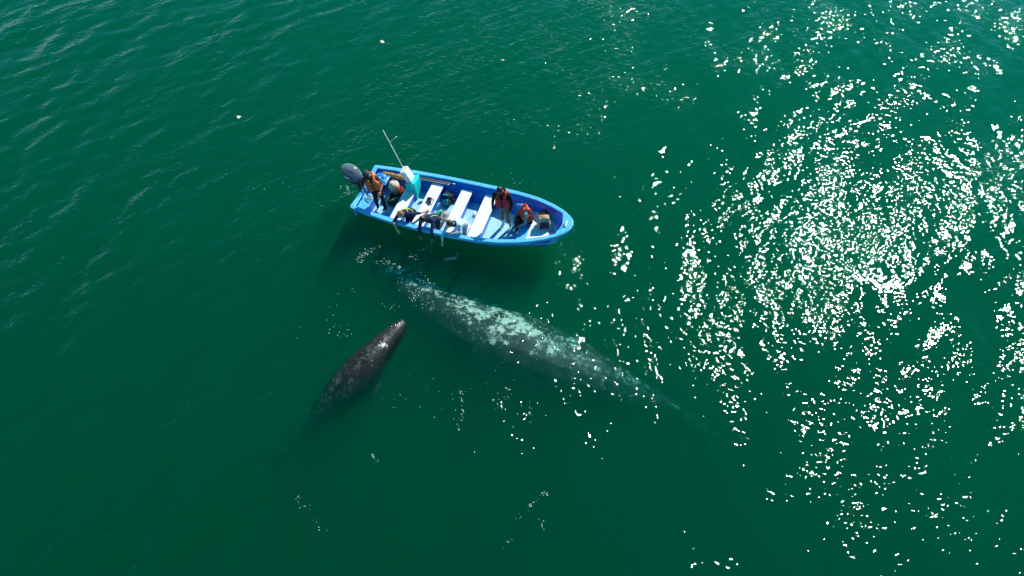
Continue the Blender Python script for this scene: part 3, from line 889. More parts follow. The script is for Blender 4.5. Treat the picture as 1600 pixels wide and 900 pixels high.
mb = MB(); mb.box((0.085, 0.20, 0.08), (0.12, 0.03, 0.03), M=Matrix.Rotation(-0.5, 3, 'Z')); mb.build('buckle', M_dark, o, False, bevel=0.006)
b = (3.02, -0.06, FLOOR + 0.018)
o = child_of_boat_frame('towel', b, 'grey towel heaped on the floor beside the green dry bag', 'towel')
N = 22; g2 = np.linspace(-1, 1, N); TX, TY = np.meshgrid(g2 * 0.17, g2 * 0.2)
TZ = 0.08 * np.exp(-(TX**2 + TY**2) / 0.02) + 0.018 * fract_noise(TX, TY, 9, 33, 14, 45) * np.exp(-(TX**2 + TY**2) / 0.03) + 0.014
link('cloth', grid_mesh('cloth', g2 * 0.17, g2 * 0.2, TZ, 0.0), mat('grey_towel', (0.32, 0.34, 0.35), 0.95, 0.2, 12), o)
# camera left on a thwart
b = (2.38, 0.18, 0.44)
o = child_of_boat_frame('photo_camera', b, 'black photo camera with strap lying on a white thwart', 'camera')
Mc = Matrix.Rotation(0.5, 3, 'Z')
mb = MB(); mb.box((0, 0, 0.05), (0.15, 0.08, 0.10), M=Mc); mb.box((0, 0, 0.11), (0.06, 0.06, 0.035), M=Mc); mb.build('camera_body', M_dark, o, False, bevel=0.012)
mb = MB(); mb.tube([Mc @ Vector((0, -0.03, 0.05)), Mc @ Vector((0, -0.10, 0.05)), Mc @ Vector((0, -0.17, 0.05))], [0.04, 0.043, 0.043], 14); mb.build('lens', M_dark, o, True)
mb = MB(); mb.tube([Mc @ Vector((0.075, 0, 0.08)), Mc @ Vector((0.13, 0.05, 0.01)), Mc @ Vector((0.12, -0.10, 0.012)), Mc @ Vector((0.06, -0.20, 0.012)), Mc @ Vector((-0.04, -0.24, 0.012)), Mc @ Vector((-0.12, -0.1, 0.012)), Mc @ Vector((-0.075, 0, 0.08))], 0.009, 6); mb.build('strap', M_dark, o, True)

# painter rope at the bow and small things left about
b = (6.86, -0.05, 0.44)
o = child_of_boat_frame('bow_rope', b, 'black mooring rope running from the bow deck down to the locker lid', 'rope')
mb = MB(); mb.tube([(0.36, 0.0, 0.59), (0.22, -0.12, 0.585), (0.14, -0.22, 0.56), (0.10, -0.24, 0.40), (0.02, -0.18, 0.05), (-0.10, -0.10, 0.015), (-0.16, 0.04, 0.015), (-0.08, 0.14, 0.02), (0.0, 0.06, 0.03), (-0.06, -0.04, 0.035)], 0.014, 6); mb.build('line', M_dark, o, True)
for k, (x, y, lab, c_) in enumerate(((1.98, 0.30, 'clear blue water bottle on the floor ahead of the console', (0.25, 0.5, 0.65)), (3.95, 0.30, 'white water bottle lying on the floor between the two foremost thwarts', (0.75, 0.77, 0.78)))):
    o = child_of_boat_frame('water_bottle', (x, y, FLOOR + 0.055), lab, 'bottle', 'bottles on the boat floor')
    dr = Vector((math.cos(0.7 + k), math.sin(0.7 + k), 0))
    mb = MB(); mb.tube([dr * -0.11, dr * -0.10, dr * 0.06, dr * 0.10, dr * 0.12], [0.03, 0.037, 0.037, 0.018, 0.016], 12); mb.build('bottle_body', mat('bottle_plastic_%s' % 'ab'[k], c_, 0.2, 0.05, 5), o, True)
    mb = MB(); mb.tube([dr * 0.12, dr * 0.145], 0.019, 10); mb.build('cap', M_dark, o, True)
# ------------------------------------------------------------------ people
SKIN = [mat('skin_tan', (0.36, 0.19, 0.11), 0.55, 0.10, 20), mat('skin_fair', (0.58, 0.36, 0.25), 0.55, 0.08, 20), mat('skin_brown', (0.22, 0.11, 0.06), 0.55, 0.1, 20)]
M_eye = mat('eye_dark', (0.01, 0.008, 0.006), 0.2, 0.1, 20)
def cloth(name, col, var=0.2): return mat(name, col, 0.85, var, 9, bump=0.008, bscale=22, spec=0.2)

BULK = 1.13
class Body:
    """overlapping tapered pieces with a material index each, merged into one continuous surface"""
    def __init__(self): self.mb, self.prims = MB(), []
    def cap(self, a, b, ra, rb, mi):
        ra *= BULK; rb *= BULK
        self.mb.capsule(a, b, ra, rb); self.prims.append((np.array(a, float), np.array(b, float), ra, rb, mi))
    def ell(self, c, s, M, mi):
        s = tuple(q * BULK for q in s)
        self.mb.ellipsoid(c, s, M, 14, 9)
        ax = max(range(3), key=lambda k: s[k]); r = sorted(s)[1]
        d = (M @ Vector([1.0 if k == ax else 0.0 for k in range(3)])) * max(0.0, s[ax] - r)
        self.prims.append((np.array(Vector(c) - d), np.array(Vector(c) + d), r, r, mi))
    def finish(self, voxel, mats, base):
        me = remeshed(self.mb, voxel, 3)
        co = np.zeros(len(me.vertices) * 3); me.vertices.foreach_get('co', co); co = co.reshape(-1, 3)
        nf = len(me.polygons)
        cen = np.zeros(nf * 3); me.polygons.foreach_get('center', cen); cen = cen.reshape(-1, 3)
        best = np.full(nf, 1e9); idx = np.zeros(nf, np.int32)
        for a, b, ra, rb, mi in self.prims:
            d = b - a; L2 = max(d @ d, 1e-9)
            t = np.clip(((cen - a) @ d) / L2, 0, 1)
            dist = np.linalg.norm(cen - a - t[:, None] * d, axis=1) - (ra + (rb - ra) * t)
            k = dist < best; best[k] = dist[k]; idx[k] = mi
        for m in mats: me.materials.append(m)
        me.polygons.foreach_set('material_index', idx)
        me.vertices.foreach_set('co', (co - np.array(base)).reshape(-1))
        return me

def frame(t, f):
    """columns right, forward, up from an up axis and a rough forward"""
    t = Vector(t).normalized(); f = Vector(f); f = (f - t * f.dot(t)).normalized()
    r = f.cross(t)
    return Matrix((r, f, t)).transposed()

def hand(B, wrist, d, palm_n, mi, side, curl=0.35, sc=1.0):
    d = Vector(d).normalized(); n = Vector(palm_n); n = (n - d * n.dot(d)).normalized()
    s = d.cross(n) * side
    w = Vector(wrist)
    M = Matrix((s, d, n)).transposed()
    c = w + d * 0.05 * sc
    B.ell(c, (0.042 * sc, 0.055 * sc, 0.019 * sc), M, mi)
    for k, (off, ln) in enumerate(((-0.030, 0.062), (-0.010, 0.078), (0.011, 0.084), (0.031, 0.074))):
        p0 = w + d * 0.085 * sc + s * off * sc
        dd = (d + s * off * 2.0 + n * curl * 0.5).normalized()
        p1 = p0 + dd * ln * 0.5 * sc
        p2 = p1 + (dd + n * curl).normalized() * ln * 0.55 * sc
        B.cap(p0, p1, 0.0105, 0.0098, mi); B.cap(p1, p2, 0.0098, 0.0085, mi)
    p0 = w + d * 0.035 * sc + s * 0.032 * sc
    p1 = p0 + (s * 0.9 + d * 0.7 + n * 0.2).normalized() * 0.042 * sc
    p2 = p1 + (s * 0.25 + d + n * 0.4).normalized() * 0.036 * sc
    B.cap(p0, p1, 0.013, 0.011, mi); B.cap(p1, p2, 0.011, 0.009, mi)

def person(J, mats, base, label, shift=(0, 0, 0), bare_fore=False, long_sleeve=True, hair=None, scale=1.0, extras=None):
    """J: joints in the boat frame. mats: skin, shirt, trousers, shoes"""
    V = {k: Vector(v) + (Vector(shift) if k[:2] not in ('hd', 'hn') and k not in ('face', 'look', 'hup', 'anR', 'anL', 'toR', 'toL') else Vector()) for k, v in J.items()}
    if scale != 1.0:                                  # taller build, feet staying where they stand
        for k in V:
            if k[:2] not in ('hd', 'hn') and k not in ('face', 'look', 'hup'):
                V[k] = Vector(base) + (V[k] - Vector(base)) * scale
    B = Body()
    SK, SH, TR, SO = 0, 1, 2, 3
    T = frame(V['neck'] - V['pelvis'], V['face'])
    R_, F_, U_ = T.col[0], T.col[1], T.col[2]
    pel, neck = V['pelvis'], V['neck']
    mid = pel.lerp(neck, 0.40); chest = pel.lerp(neck, 0.72)
    B.ell(pel, (0.165, 0.115, 0.125), T, TR)
    B.ell(mid, (0.145, 0.105, 0.15), T, SH)
    B.ell(chest, (0.175, 0.118, 0.17), T, SH)
    hipw = 0.092
    for s, sd in ((1, 'R'), (-1, 'L')):
        sh, el, wr = V['sh' + sd], V['el' + sd], V['wr' + sd]
        B.cap(neck.lerp(sh, 0.12) - U_ * 0.04, sh, 0.066, 0.062, SH)
        B.cap(sh, sh.lerp(el, 0.55), 0.060, 0.050, SH)
        fore = SK if bare_fore else SH
        B.cap(sh.lerp(el, 0.5), el, 0.050, 0.042, SK if not long_sleeve else SH)
        B.cap(el, el.lerp(wr, 0.35), 0.043, 0.041, fore); B.cap(el.lerp(wr, 0.3), el.lerp(wr, 0.90), 0.041, 0.030, fore)
        B.cap(el.lerp(wr, 0.85), wr, 0.027, 0.025, SK)
        hd = V.get('hd' + sd, (wr - el))
        hand(B, wr, hd, V.get('hn' + sd, Vector((0, 0, -1)) if abs(Vector(hd).normalized().z) < 0.8 else -R_ * s), SK, s)
        hip = pel + R_ * s * hipw - U_ * 0.04
        kn, an, to = V['kn' + sd], V['an' + sd], V['to' + sd]
        B.cap(hip, hip.lerp(kn, 0.6), 0.088, 0.068, TR); B.cap(hip.lerp(kn, 0.55), kn, 0.070, 0.056, TR)
        B.cap(kn, kn.lerp(an, 0.32), 0.056, 0.058, TR); B.cap(kn.lerp(an, 0.3), an, 0.056, 0.042, SO if mats.get('boots') else TR)
        B.cap(an, an + (to - an) * 0.25, 0.043, 0.042, SO); B.cap(an + (to - an) * 0.15, to, 0.042, 0.034, SO)
    # head
    Hc = V['head']
    HF = frame(V.get('hup', Vector(Hc - neck)), V['look'])
    hr, hf, hu = HF.col[0], HF.col[1], HF.col[2]
    B.cap(neck - U_ * 0.03, Hc - hu * 0.05 - hf * 0.01, 0.056, 0.052, SK)
    B.ell(Hc + hu * 0.02, (0.076, 0.094, 0.100), HF, SK)
    B.ell(Hc - hu * 0.055 + hf * 0.025, (0.056, 0.066, 0.062), HF, SK)
    B.ell(Hc + hf * 0.106 - hu * 0.012, (0.013, 0.022, 0.022), HF, SK)
    for s in (1, -1):
        B.ell(Hc + hr * s * 0.088 - hf * 0.008 - hu * 0.005, (0.012, 0.020, 0.030), HF, SK)
    root = empty('person', BOAT @ Matrix.Translation(Vector(base)))
    tag(root, label, 'person')
    me = B.finish(0.0095, [mats['skin'], mats['shirt'], mats['trousers'], mats['shoes']], base)
    link('body', me, [], root)
    b = Vector(base)
    for s in (1, -1):
        m = MB(); m.ellipsoid(Hc + hf * 0.098 + hr * s * 0.032 + hu * 0.012 - b, (0.012, 0.008, 0.008), HF, 8, 6); m.build('eye', M_eye, root, True)
    m = MB(); m.ellipsoid(Hc + hf * 0.100 - hu * 0.060 - b, (0.024, 0.006, 0.006), HF, 10, 6); m.build('mouth', MATS['lip'], root, True)
    return dict(root=root, base=b, T=T, V=V, HF=HF, Hc=Hc, chest=chest, mid=mid)

mat('lip', (0.32, 0.10, 0.08), 0.5, 0.1, 20)

def hair(P, m, long=0.0, name='hair', bulk=1.0):
    h, HF = P['Hc'] - P['base'], P['HF']; r, f, u = HF.col
    mb = MB()
    mb.ellipsoid(h + u * 0.038 - f * 0.018, (0.098 * bulk, 0.108 * bulk, 0.106 * bulk), HF, 16, 10)
    mb.ellipsoid(h - f * 0.05 - u * 0.02, (0.090 * bulk, 0.070, 0.11), HF, 16, 10)
    g = random.Random(5)
    for k in range(14):                                    # uneven locks
        t = g.uniform(0, 2 * math.pi); e = g.uniform(0.1, 1.2)
        q = h + u * (0.040 + 0.095 * math.sin(e)) + r * 0.085 * math.cos(e) * math.cos(t) + f * (-0.02 + 0.095 * math.cos(e) * math.sin(t))
        mb.ellipsoid(q, (0.026, 0.026, 0.018), HF, 8, 6)
    if long:
        for s in (-1, 0, 1):
            mb.capsule(h - f * 0.07 + r * s * 0.045, h - f * (0.09) + r * s * 0.05 - u * long, 0.045, 0.028)
    me = remeshed(mb, 0.010, 2)
    # open the face: drop what would cover it
    bm = bmesh.new(); bm.from_mesh(me)
    dead = [v for v in bm.verts if (v.co - h).dot(f) > 0.035 and (v.co - h).dot(u) < 0.055]
    bmesh.ops.delete(bm, geom=dead, context='VERTS'); bm.to_mesh(me); bm.free()
    return link(name, me, m, P['root'])

def cap_hat(P, m, brim_m, tilt=0.0):
    h, HF = P['Hc'] - P['base'], P['HF']; r, f, u = HF.col
    mb = MB(); rr = []
    for e in (0.0, 0.25, 0.55, 0.85, 1.15, 1.4, 1.54):
        rr.append([h + u * (0.048 + 0.108 * math.sin(e)) + r * 0.106 * math.cos(e) * math.cos(t) + f * (-0.005 + 0.122 * math.cos(e) * math.sin(t)) for t in [2 * math.pi * k / 18 for k in range(18)]])
    mb.rings(rr); c = mb.build('cap', m, P['root'], True)
    mb = MB(); up, dn = [], []
    outer_ = [(r * 0.092 * math.cos(t) + f * (0.09 + 0.11 * math.sin(t)) + u * (0.050 - 0.03 * math.sin(t))) for t in np.linspace(0, math.pi, 11)]
    inner_ = [(r * 0.085 * math.cos(t) + f * (0.05 + 0.05 * math.sin(t)) + u * 0.055) for t in np.linspace(math.pi, 0, 11)]
    pts = [h + q for q in outer_ + inner_]; n = len(pts)
    mb.add(pts + [q - u * 0.008 for q in pts], [tuple(range(n)), tuple(range(2 * n - 1, n - 1, -1))] + [(i, i + n, (i + 1) % n + n, (i + 1) % n) for i in range(n)])
    mb.build('peak', brim_m, c)
    return c

def vest(P, m, belt_m):
    b = P['base']; T = P['T']; r, f, u = T.col
    pel, neck = P['V']['pelvis'] - b, P['V']['neck'] - b
    L = (neck - pel).length
    o = pel
    def at(x, y, z): return o + r * (x * 1.16) + f * (y * 1.16) + u * z * L
    mb = MB()
    for s in (1, -1):
        for k in range(3):                                 # quilted front panels
            mb.box(at(s * 0.088, 0.125, 0.22 + 0.21 * k), (0.172, 0.09, 0.19 * L), M=T, taper=(0.96, 0.95))
        mb.box(at(s * 0.085, 0.118, 0.45), (0.145, 0.07, 0.62 * L), M=T)
        mb.box(at(s * 0.175, 0.02, 0.38), (0.055, 0.26, 0.46 * L), M=T)
        mb.capsule(at(s * 0.085, 0.11, 0.82), at(s * 0.095, 0.02, 1.06), 0.052, 0.048)
        mb.capsule(at(s * 0.095, 0.02, 1.06), at(s * 0.085, -0.12, 0.88), 0.048, 0.052)
    mb.box(at(0, -0.125, 0.52), (0.38, 0.08, 0.74 * L), M=T, taper=(0.85, 1))
    mb.tube([at(0.10 * math.cos(t), -0.02 + 0.10 * math.sin(t), 1.05 - 0.03 * math.sin(t)) for t in np.linspace(math.pi * 0.98, math.pi * 2.02, 9)], 0.042, 8)
    v = link('life_vest', remeshed(mb, 0.016, 3), m, P['root'])
    for z in (0.325, 0.535):
        mb = MB(); ring = []
        for k in range(25):
            t = 2 * math.pi * k / 24; c_, s_ = math.cos(t), math.sin(t)
            e = 0.45
            ring.append((math.copysign(abs(c_) ** e, c_) * 0.205, math.copysign(abs(s_) ** e, s_) * 0.160))
        rr = [[at(x * q, y * q, z + dz) for q, dz in ((0.97, -0.03), (1.03, -0.03), (1.03, 0.035), (0.97, 0.035))] for x, y in ring]
        mb.rings(rr, cap=False); mb.build('belt', belt_m, v)
    mb = MB(); mb.box(at(0, 0.166, 0.45), (0.020, 0.008, 0.60 * L), M=T); mb.build('zip', belt_m, v)
    return v

def strip(P, pts, w, m, name='strap'):
    """flat webbing laid over the clothes: points in the torso frame, metres"""
    b = P['base']; r, f, u = P['T'].col; o = P['V']['pelvis'] - b
    q = [o + r * x + f * y + u * z for x, y, z in pts]
    mb = MB(); mb.tube(q, w, 6); return mb.build(name, m, P['root'], True)

vest_orange = mat('orange_vest_fabric', (0.80, 0.16, 0.035), 0.75, 0.12, 7, bump=0.006, bscale=25)
vest_red = mat('red_vest_fabric', (0.58, 0.022, 0.012), 0.75, 0.14, 7, bump=0.006, bscale=25)
vest_redor = mat('red_orange_vest_fabric', (0.72, 0.055, 0.018), 0.75, 0.14, 7, bump=0.006, bscale=25)
black_cloth = cloth('black_cloth', (0.010, 0.011, 0.014)); navy = cloth('navy_cloth', (0.010, 0.022, 0.075), 0.4); dgrey = cloth('dark_grey_cloth', (0.045, 0.05, 0.055))
khaki = cloth('khaki_cloth', (0.20, 0.16, 0.10)); tealgrey = cloth('teal_grey_cloth', (0.15, 0.24, 0.25)); pale = cloth('pale_blue_cloth', (0.42, 0.60, 0.68), 0.15)
denim = cloth('dark_denim', (0.02, 0.03, 0.06)); white_shoe = mat('white_rubber', (0.72, 0.74, 0.75), 0.5, 0.06, 9); cream_tr = cloth('cream_trousers', (0.66, 0.63, 0.56), 0.1)
black_hair = mat('black_hair', (0.010, 0.008, 0.007), 0.45, 0.4, 60, bump=0.004, bscale=120); brown_hair = mat('brown_hair', (0.055, 0.026, 0.014), 0.45, 0.4, 60, bump=0.004, bscale=120)
blond_hair = mat('light_brown_hair', (0.30, 0.16, 0.06), 0.45, 0.35, 60, bump=0.004, bscale=120)
yellow_web = mat('yellow_green_webbing', (0.55, 0.60, 0.06), 0.6, 0.15, 20); white_web = mat('white_webbing', (0.75, 0.78, 0.80), 0.6, 0.1, 20)
F0 = FLOOR + 0.016

# 1 helmsman standing by the motor
P = person(dict(pelvis=(0.76, -0.36, 0.98), neck=(0.64, -0.32, 1.47), face=(0.45, -0.88, 0), head=(0.615, -0.40, 1.64), look=(0.25, -0.80, -0.60), hup=(0.0, -0.45, 0.85),
    shR=(0.46, -0.42, 1.42), elR=(0.40, -0.52, 1.17), wrR=(0.55, -0.63, 1.05), hnR=(0.3, 0.6, -0.2), shL=(0.80, -0.26, 1.42), elL=(0.95, -0.28, 1.17), wrL=(0.98, -0.50, 1.08), hnL=(-0.3, 0.5, -0.3),
    knR=(0.70, -0.46, 0.58), anR=(0.66, -0.40, F0 + 0.065), toR=(0.70, -0.56, F0 + 0.036), knL=(0.93, -0.40, 0.58), anL=(0.92, -0.42, F0 + 0.065), toL=(0.98, -0.57, F0 + 0.036)),
    dict(skin=SKIN[0], shirt=dgrey, trousers=black_cloth, shoes=white_shoe), (0.80, -0.40, F0), 'person in grey cap and orange life vest standing by the outboard motor', bare_fore=True, scale=1.08)
hair(P, black_hair); cap_hat(P, mat('grey_cap_cloth', (0.055, 0.055, 0.06), 0.9, 0.2, 12), mat('dark_peak_cloth', (0.02, 0.02, 0.022), 0.9, 0.2, 12)); vest(P, vest_orange, M_dark)

# 2 person with an arm back on the thwart and one over the side
P = person(dict(pelvis=(2.02, -0.62, 0.52), neck=(1.99, -1.00, 0.80), face=(-0.10, -0.75, -0.75), head=(1.93, -1.12, 0.90), look=(-0.15, -0.75, -0.6), hup=(-0.15, -0.35, 0.9),
    shR=(1.80, -1.03, 0.76), elR=(1.69, -1.29, 0.62), wrR=(1.86, -1.43, 0.46), shL=(2.19, -0.92, 0.77), elL=(2.38, -0.66, 0.60), wrL=(2.50, -0.42, 0.485), hdL=(0.35, 0.9, -0.1), hnL=(0, 0, -1),
    knR=(1.92, -0.86, 0.15), anR=(1.90, -0.45, 0.155), toR=(1.90, -0.28, F0 + 0.05), knL=(2.09, -0.84, 0.15), anL=(2.08, -0.43, 0.155), toL=(2.08, -0.26, F0 + 0.05)),
    dict(skin=SKIN[1], shirt=navy, trousers=black_cloth, shoes=M_dark), (2.0, -0.70, F0), 'person with light brown hair leaning over the side, one arm back on the thwart', (0, 0.05, 0.04), bare_fore=True)
hair(P, blond_hair, 0.10)
for pts in ([(-0.12, -0.12, 0.50), (0.0, -0.145, 0.36), (0.10, -0.125, 0.16)], [(0.11, -0.12, 0.50), (0.0, -0.15, 0.30), (-0.11, -0.125, 0.14)]): strip(P, pts, 0.014, yellow_web)
strip(P, [(-0.16, -0.07, 0.14), (-0.08, -0.125, 0.17), (0.08, -0.125, 0.17), (0.16, -0.07, 0.14)], 0.012, white_web, 'strap')

# 3 person with black hair, both arms over the side
P = person(dict(pelvis=(2.93, -0.66, 0.54), neck=(2.82, -1.02, 0.82), face=(-0.22, -0.72, -0.75), head=(2.72, -1.13, 0.90), look=(-0.45, -0.65, -0.65), hup=(-0.35, -0.45, 0.8),
    shR=(2.62, -1.08, 0.77), elR=(2.63, -1.33, 0.60), wrR=(2.67, -1.40, 0.40), shL=(3.02, -1.02, 0.78), elL=(3.08, -1.32, 0.62), wrL=(3.10, -1.42, 0.40),
    knR=(2.84, -0.86, 0.15), anR=(2.86, -0.45, 0.155), toR=(2.86, -0.28, F0 + 0.05), knL=(3.02, -0.84, 0.15), anL=(3.05, -0.43, 0.155), toL=(3.06, -0.26, F0 + 0.05)),
    dict(skin=SKIN[0], shirt=navy, trousers=dgrey, shoes=M_dark), (2.9, -0.72, F0), 'person in dark navy top reaching both hands down over the side', (0, 0.05, 0.05))
hair(P, black_hair)
for pts in ([(-0.10, -0.12, 0.47), (-0.06, -0.14, 0.30), (-0.10, -0.13, 0.10)], [(0.11, -0.12, 0.47), (0.07, -0.14, 0.30), (0.11, -0.13, 0.10)]): strip(P, pts, 0.013, yellow_web)
strip(P, [(-0.13, 0.09, 0.42), (0.0, 0.13, 0.38), (0.13, 0.09, 0.42)], 0.013, mat('orange_webbing', (0.65, 0.18, 0.03), 0.6, 0.1, 20), 'chest_strap')

# 4 person in pale blue jacket
P = person(dict(pelvis=(3.88, -0.62, 0.54), neck=(3.74, -0.96, 0.82), face=(-0.25, -0.72, -0.72), head=(3.63, -1.06, 0.91), look=(-0.4, -0.7, -0.6), hup=(-0.30, -0.40, 0.85),
    shR=(3.53, -1.06, 0.77), elR=(3.44, -1.32, 0.60), wrR=(3.46, -1.44, 0.40), shL=(3.95, -0.94, 0.78), elL=(4.00, -1.12, 0.67), wrL=(3.80, -1.21, 0.665), hnL=(0, 0, -1),
    knR=(3.80, -0.84, 0.15), anR=(3.84, -0.44, 0.155), toR=(3.85, -0.28, F0 + 0.05), knL=(3.96, -0.82, 0.15), anL=(3.98, -0.42, 0.155), toL=(3.99, -0.26, F0 + 0.05)),
    dict(skin=SKIN[1], shirt=pale, trousers=cream_tr, shoes=white_shoe), (3.85, -0.70, F0), 'person with brown hair in pale blue jacket leaning over the side', (0, 0.05, 0.05))
hair(P, brown_hair, bulk=1.06)
o_ = P['Hc'] - P['base']; r, f, u = P['HF'].col
mb = MB(); nk = P['V']['neck'] - P['base']
mb.tube([nk + r * 0.085 * math.cos(t) + f * 0.085 * math.sin(t) + u * 0.03 for t in np.linspace(0, 2 * math.pi, 15)], 0.032, 8); mb.capsule(nk + f * 0.09 + r * 0.03, nk + f * 0.10 + r * 0.10 - u * 0.12, 0.04, 0.03)
link('scarf', remeshed(mb, 0.013, 2), black_cloth, P['root'])

# 5 person standing at the bow
P = person(dict(pelvis=(5.14, 0.08, 0.95), neck=(5.09, 0.10, 1.46), face=(0.10, -0.98, 0), head=(5.06, 0.02, 1.62), look=(-0.05, -0.72, -0.70), hup=(-0.05, -0.55, 0.8),
    shR=(4.89, 0.07, 1.41), elR=(4.83, 0.02, 1.12), wrR=(4.87, -0.14, 0.98), hnR=(0.8, 0.2, 0.1), shL=(5.29, 0.10, 1.41), elL=(5.37, 0.10, 1.13), wrL=(5.33, -0.02, 0.88), hnL=(-0.8, 0.1, 0),
    knR=(5.06, 0.04, 0.54), anR=(5.07, 0.10, F0 + 0.065), toR=(5.03, -0.08, F0 + 0.036), knL=(5.26, 0.0, 0.54), anL=(5.30, 0.06, F0 + 0.065), toL=(5.32, -0.13, F0 + 0.036)),
    dict(skin=SKIN[2], shirt=black_cloth, trousers=khaki, shoes=white_shoe, boots=True), (5.18, 0.05, F0), 'person standing near the bow in red life vest, khaki trousers and white boots', scale=1.16)
hair(P, black_hair, bulk=1.05); vest(P, vest_red, M_dark)
# hood lying round the neck
nk = P['V']['neck'] - P['base']; r, f, u = P['T'].col
mb = MB(); mb.tube([nk + r * 0.10 * math.cos(t) + f * (-0.02 + 0.10 * math.sin(t)) + u * (0.06 - 0.02 * math.sin(t)) for t in np.linspace(math.pi * 0.9, math.pi * 2.1, 11)], 0.040, 8)
link('hood', remeshed(mb, 0.014, 2), black_cloth, P['root'])

# 6 person sitting on the bow platform
P = person(dict(pelvis=(5.90, 0.20, 0.54), neck=(5.73, 0.22, 1.00), face=(-0.72, -0.68, -0.2), head=(5.63, 0.15, 1.11), look=(-0.62, -0.62, -0.55), hup=(-0.45, -0.35, 0.8),
    shR=(5.62, 0.40, 0.93), elR=(5.50, 0.30, 0.68), wrR=(5.50, 0.08, 0.66), hnR=(0.2, 0, -0.9), shL=(5.85, 0.06, 0.93), elL=(5.90, -0.08, 0.68), wrL=(5.72, -0.14, 0.56), hnL=(0, 0, -1),
    knR=(5.50, 0.12, 0.60), anR=(5.46, 0.16, F0 + 0.065), toR=(5.33, 0.08, F0 + 0.036), knL=(5.60, -0.08, 0.60), anL=(5.56, -0.04, F0 + 0.065), toL=(5.42, -0.12, F0 + 0.036)),
    dict(skin=SKIN[2], shirt=tealgrey, trousers=black_cloth, shoes=cloth('blue_shoe', (0.10, 0.30, 0.42))), (5.75, 0.10, 0.40), 'person in blue cap and red-orange life vest sitting hunched on the bow platform')
hair(P, black_hair); cap_hat(P, mat('blue_cap_cloth', (0.02, 0.13, 0.42), 0.85, 0.25, 10, dirt=(0.75, 0.78, 0.8), dirt_amt=0.9, dirt_scale=5), mat('blue_peak_cloth', (0.03, 0.16, 0.40), 0.85, 0.2, 12)); vest(P, vest_redor, M_dark)
# ------------------------------------------------------------------ sun sparkles built as flecks, and foam clumps
def unpix(x, y, z=0.0):
    """water point seen at a photograph pixel (layout helper: real positions on the water)"""
    t = math.radians(CAM_DEP)
    fw = Vector((0, math.cos(t), -math.sin(t))); up = Vector((0, math.sin(t), math.cos(t)))
    d = fw + Vector((1, 0, 0)) * ((x - 800) / 1067) - up * ((y - 450) / 1067)
    k = (z - CAM_H) / d.z
    return Vector((0, 0, CAM_H)) + d * k
M_sparkle = mat('sun_sparkle_white', (0.82, 0.84, 0.82), 0.5, 0.05, 20)
def surf(x, y): return float(wave_height(np.array([[x]]), np.array([[y]]))[0, 0])
# white flecks built as sun sparkles round the whale's head, boat and calf
mb = MB(); g = random.Random(12)
def fleck(q, r):
    n = 6
    z = surf(q.x, q.y)
    sx, sy, rt = r * g.uniform(0.8, 1.7), r * g.uniform(0.6, 1.0), g.uniform(0, 3.14)
    ring0, ring1 = [], []
    for k in range(n):
        t = 2 * math.pi * k / n; jx = g.uniform(0.75, 1.25)
        x, y = sx * math.cos(t) * jx, sy * math.sin(t) * jx
        x, y = x * math.cos(rt) - y * math.sin(rt), x * math.sin(rt) + y * math.cos(rt)
        ring0.append(Vector((q.x + x, q.y + y, z - 0.004))); ring1.append(Vector((q.x + x * 0.6, q.y + y * 0.6, z + r * 0.45 + 0.004)))
    mb.rings([ring0, ring1])
def arc(pts, num, spread, r):
    for _ in range(num):
        i = g.randrange(len(pts) - 1); t = g.random()
        x = pts[i][0] * (1 - t) + pts[i + 1][0] * t + g.gauss(0, spread); y = pts[i][1] * (1 - t) + pts[i + 1][1] * t + g.gauss(0, spread * 0.7)
        fleck(unpix(x, y), r * 0.55 * g.uniform(0.4, 1.3))
arc([(562, 412), (564, 402), (576, 394), (592, 386)], 60, 3.0, 0.024)
arc([(585, 412), (600, 408), (616, 414), (634, 420)], 50, 5.0, 0.022)
arc([(640, 400), (655, 396), (672, 386)], 34, 5.0, 0.024)
arc([(692, 408), (704, 404), (716, 399)], 34, 2.2, 0.026)
arc([(640, 440), (648, 455), (655, 470)], 70, 9.0, 0.022)
arc([(660, 430), (668, 445), (665, 462)], 40, 5.0, 0.022)
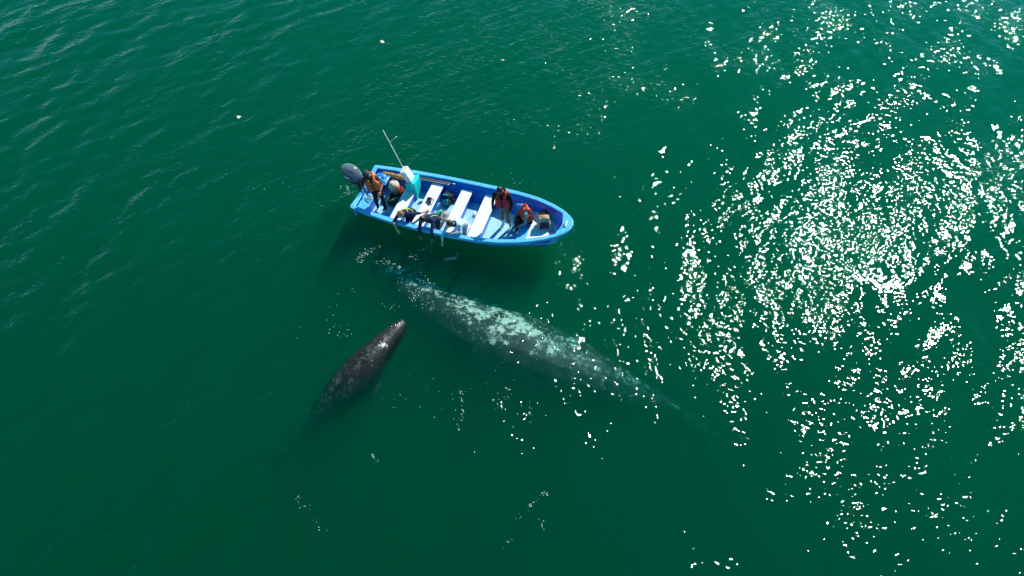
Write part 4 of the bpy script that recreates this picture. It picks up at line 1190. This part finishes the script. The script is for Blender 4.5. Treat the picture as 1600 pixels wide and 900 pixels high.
arc([(668, 470), (678, 485)], 14, 4.0, 0.02)
arc([(590, 480), (618, 476)], 12, 6.0, 0.02)
arc([(510, 520), (530, 512), (545, 524)], 16, 8.0, 0.02)
arc([(720, 610), (723, 640), (716, 675)], 30, 2.2, 0.024)
arc([(770, 610), (780, 640), (800, 600)], 20, 8.0, 0.022)
arc([(825, 625), (832, 660)], 12, 2.5, 0.024)
arc([(808, 815), (830, 788), (856, 768)], 24, 3.0, 0.024)
arc([(785, 856), (800, 840)], 8, 4.0, 0.02)
arc([(845, 810), (850, 832)], 6, 2.0, 0.024)
arc([(455, 765), (475, 790), (505, 830)], 18, 4.0, 0.02)
arc([(640, 610), (690, 640), (740, 600)], 18, 22.0, 0.017)
arc([(600, 600), (640, 640)], 8, 14.0, 0.017)
arc([(535, 290), (545, 298), (552, 306)], 20, 4.0, 0.03)
arc([(740, 275), (800, 280), (850, 300)], 20, 10.0, 0.02)
arc([(420, 270), (440, 290), (390, 300)], 10, 6.0, 0.022)
arc([(560, 440), (520, 470), (440, 500)], 16, 25.0, 0.015)
sparkles = mb.build('foam', M_sparkle, None, True); tag(sparkles, kind='stuff')  # glints of sunlight given a solid white shape

# lone cream clumps of foam adrift
for i, (x, y, r, lab) in enumerate(((598, 66, 0.13, 'cream foam clump adrift on open water far beyond the antenna'), (373, 184, 0.11, 'cream foam clump adrift on open water away from the outboard motor'), (785, 94, 0.08, 'tiny cream foam clump adrift far beyond the middle of the boat'))):
    q = unpix(x, y)
    q.z = surf(q.x, q.y)
    o = MB()
    for k in range(9):
        t = g.uniform(0, 6.28); d = g.uniform(0, r * 0.8)
        o.ellipsoid((d * math.cos(t), d * math.sin(t), 0.01), (r * g.uniform(0.25, 0.5), r * g.uniform(0.25, 0.45), r * g.uniform(0.15, 0.3)), nu=10, nv=6)
    ob = link('foam_clump', remeshed(o, 0.014, 2), mat('cream_foam_%s' % 'abc'[i], (0.80, 0.70, 0.55), 0.7, 0.1, 20))
    ob.location = q
    tag(ob, lab, 'foam', 'drifting foam clumps')
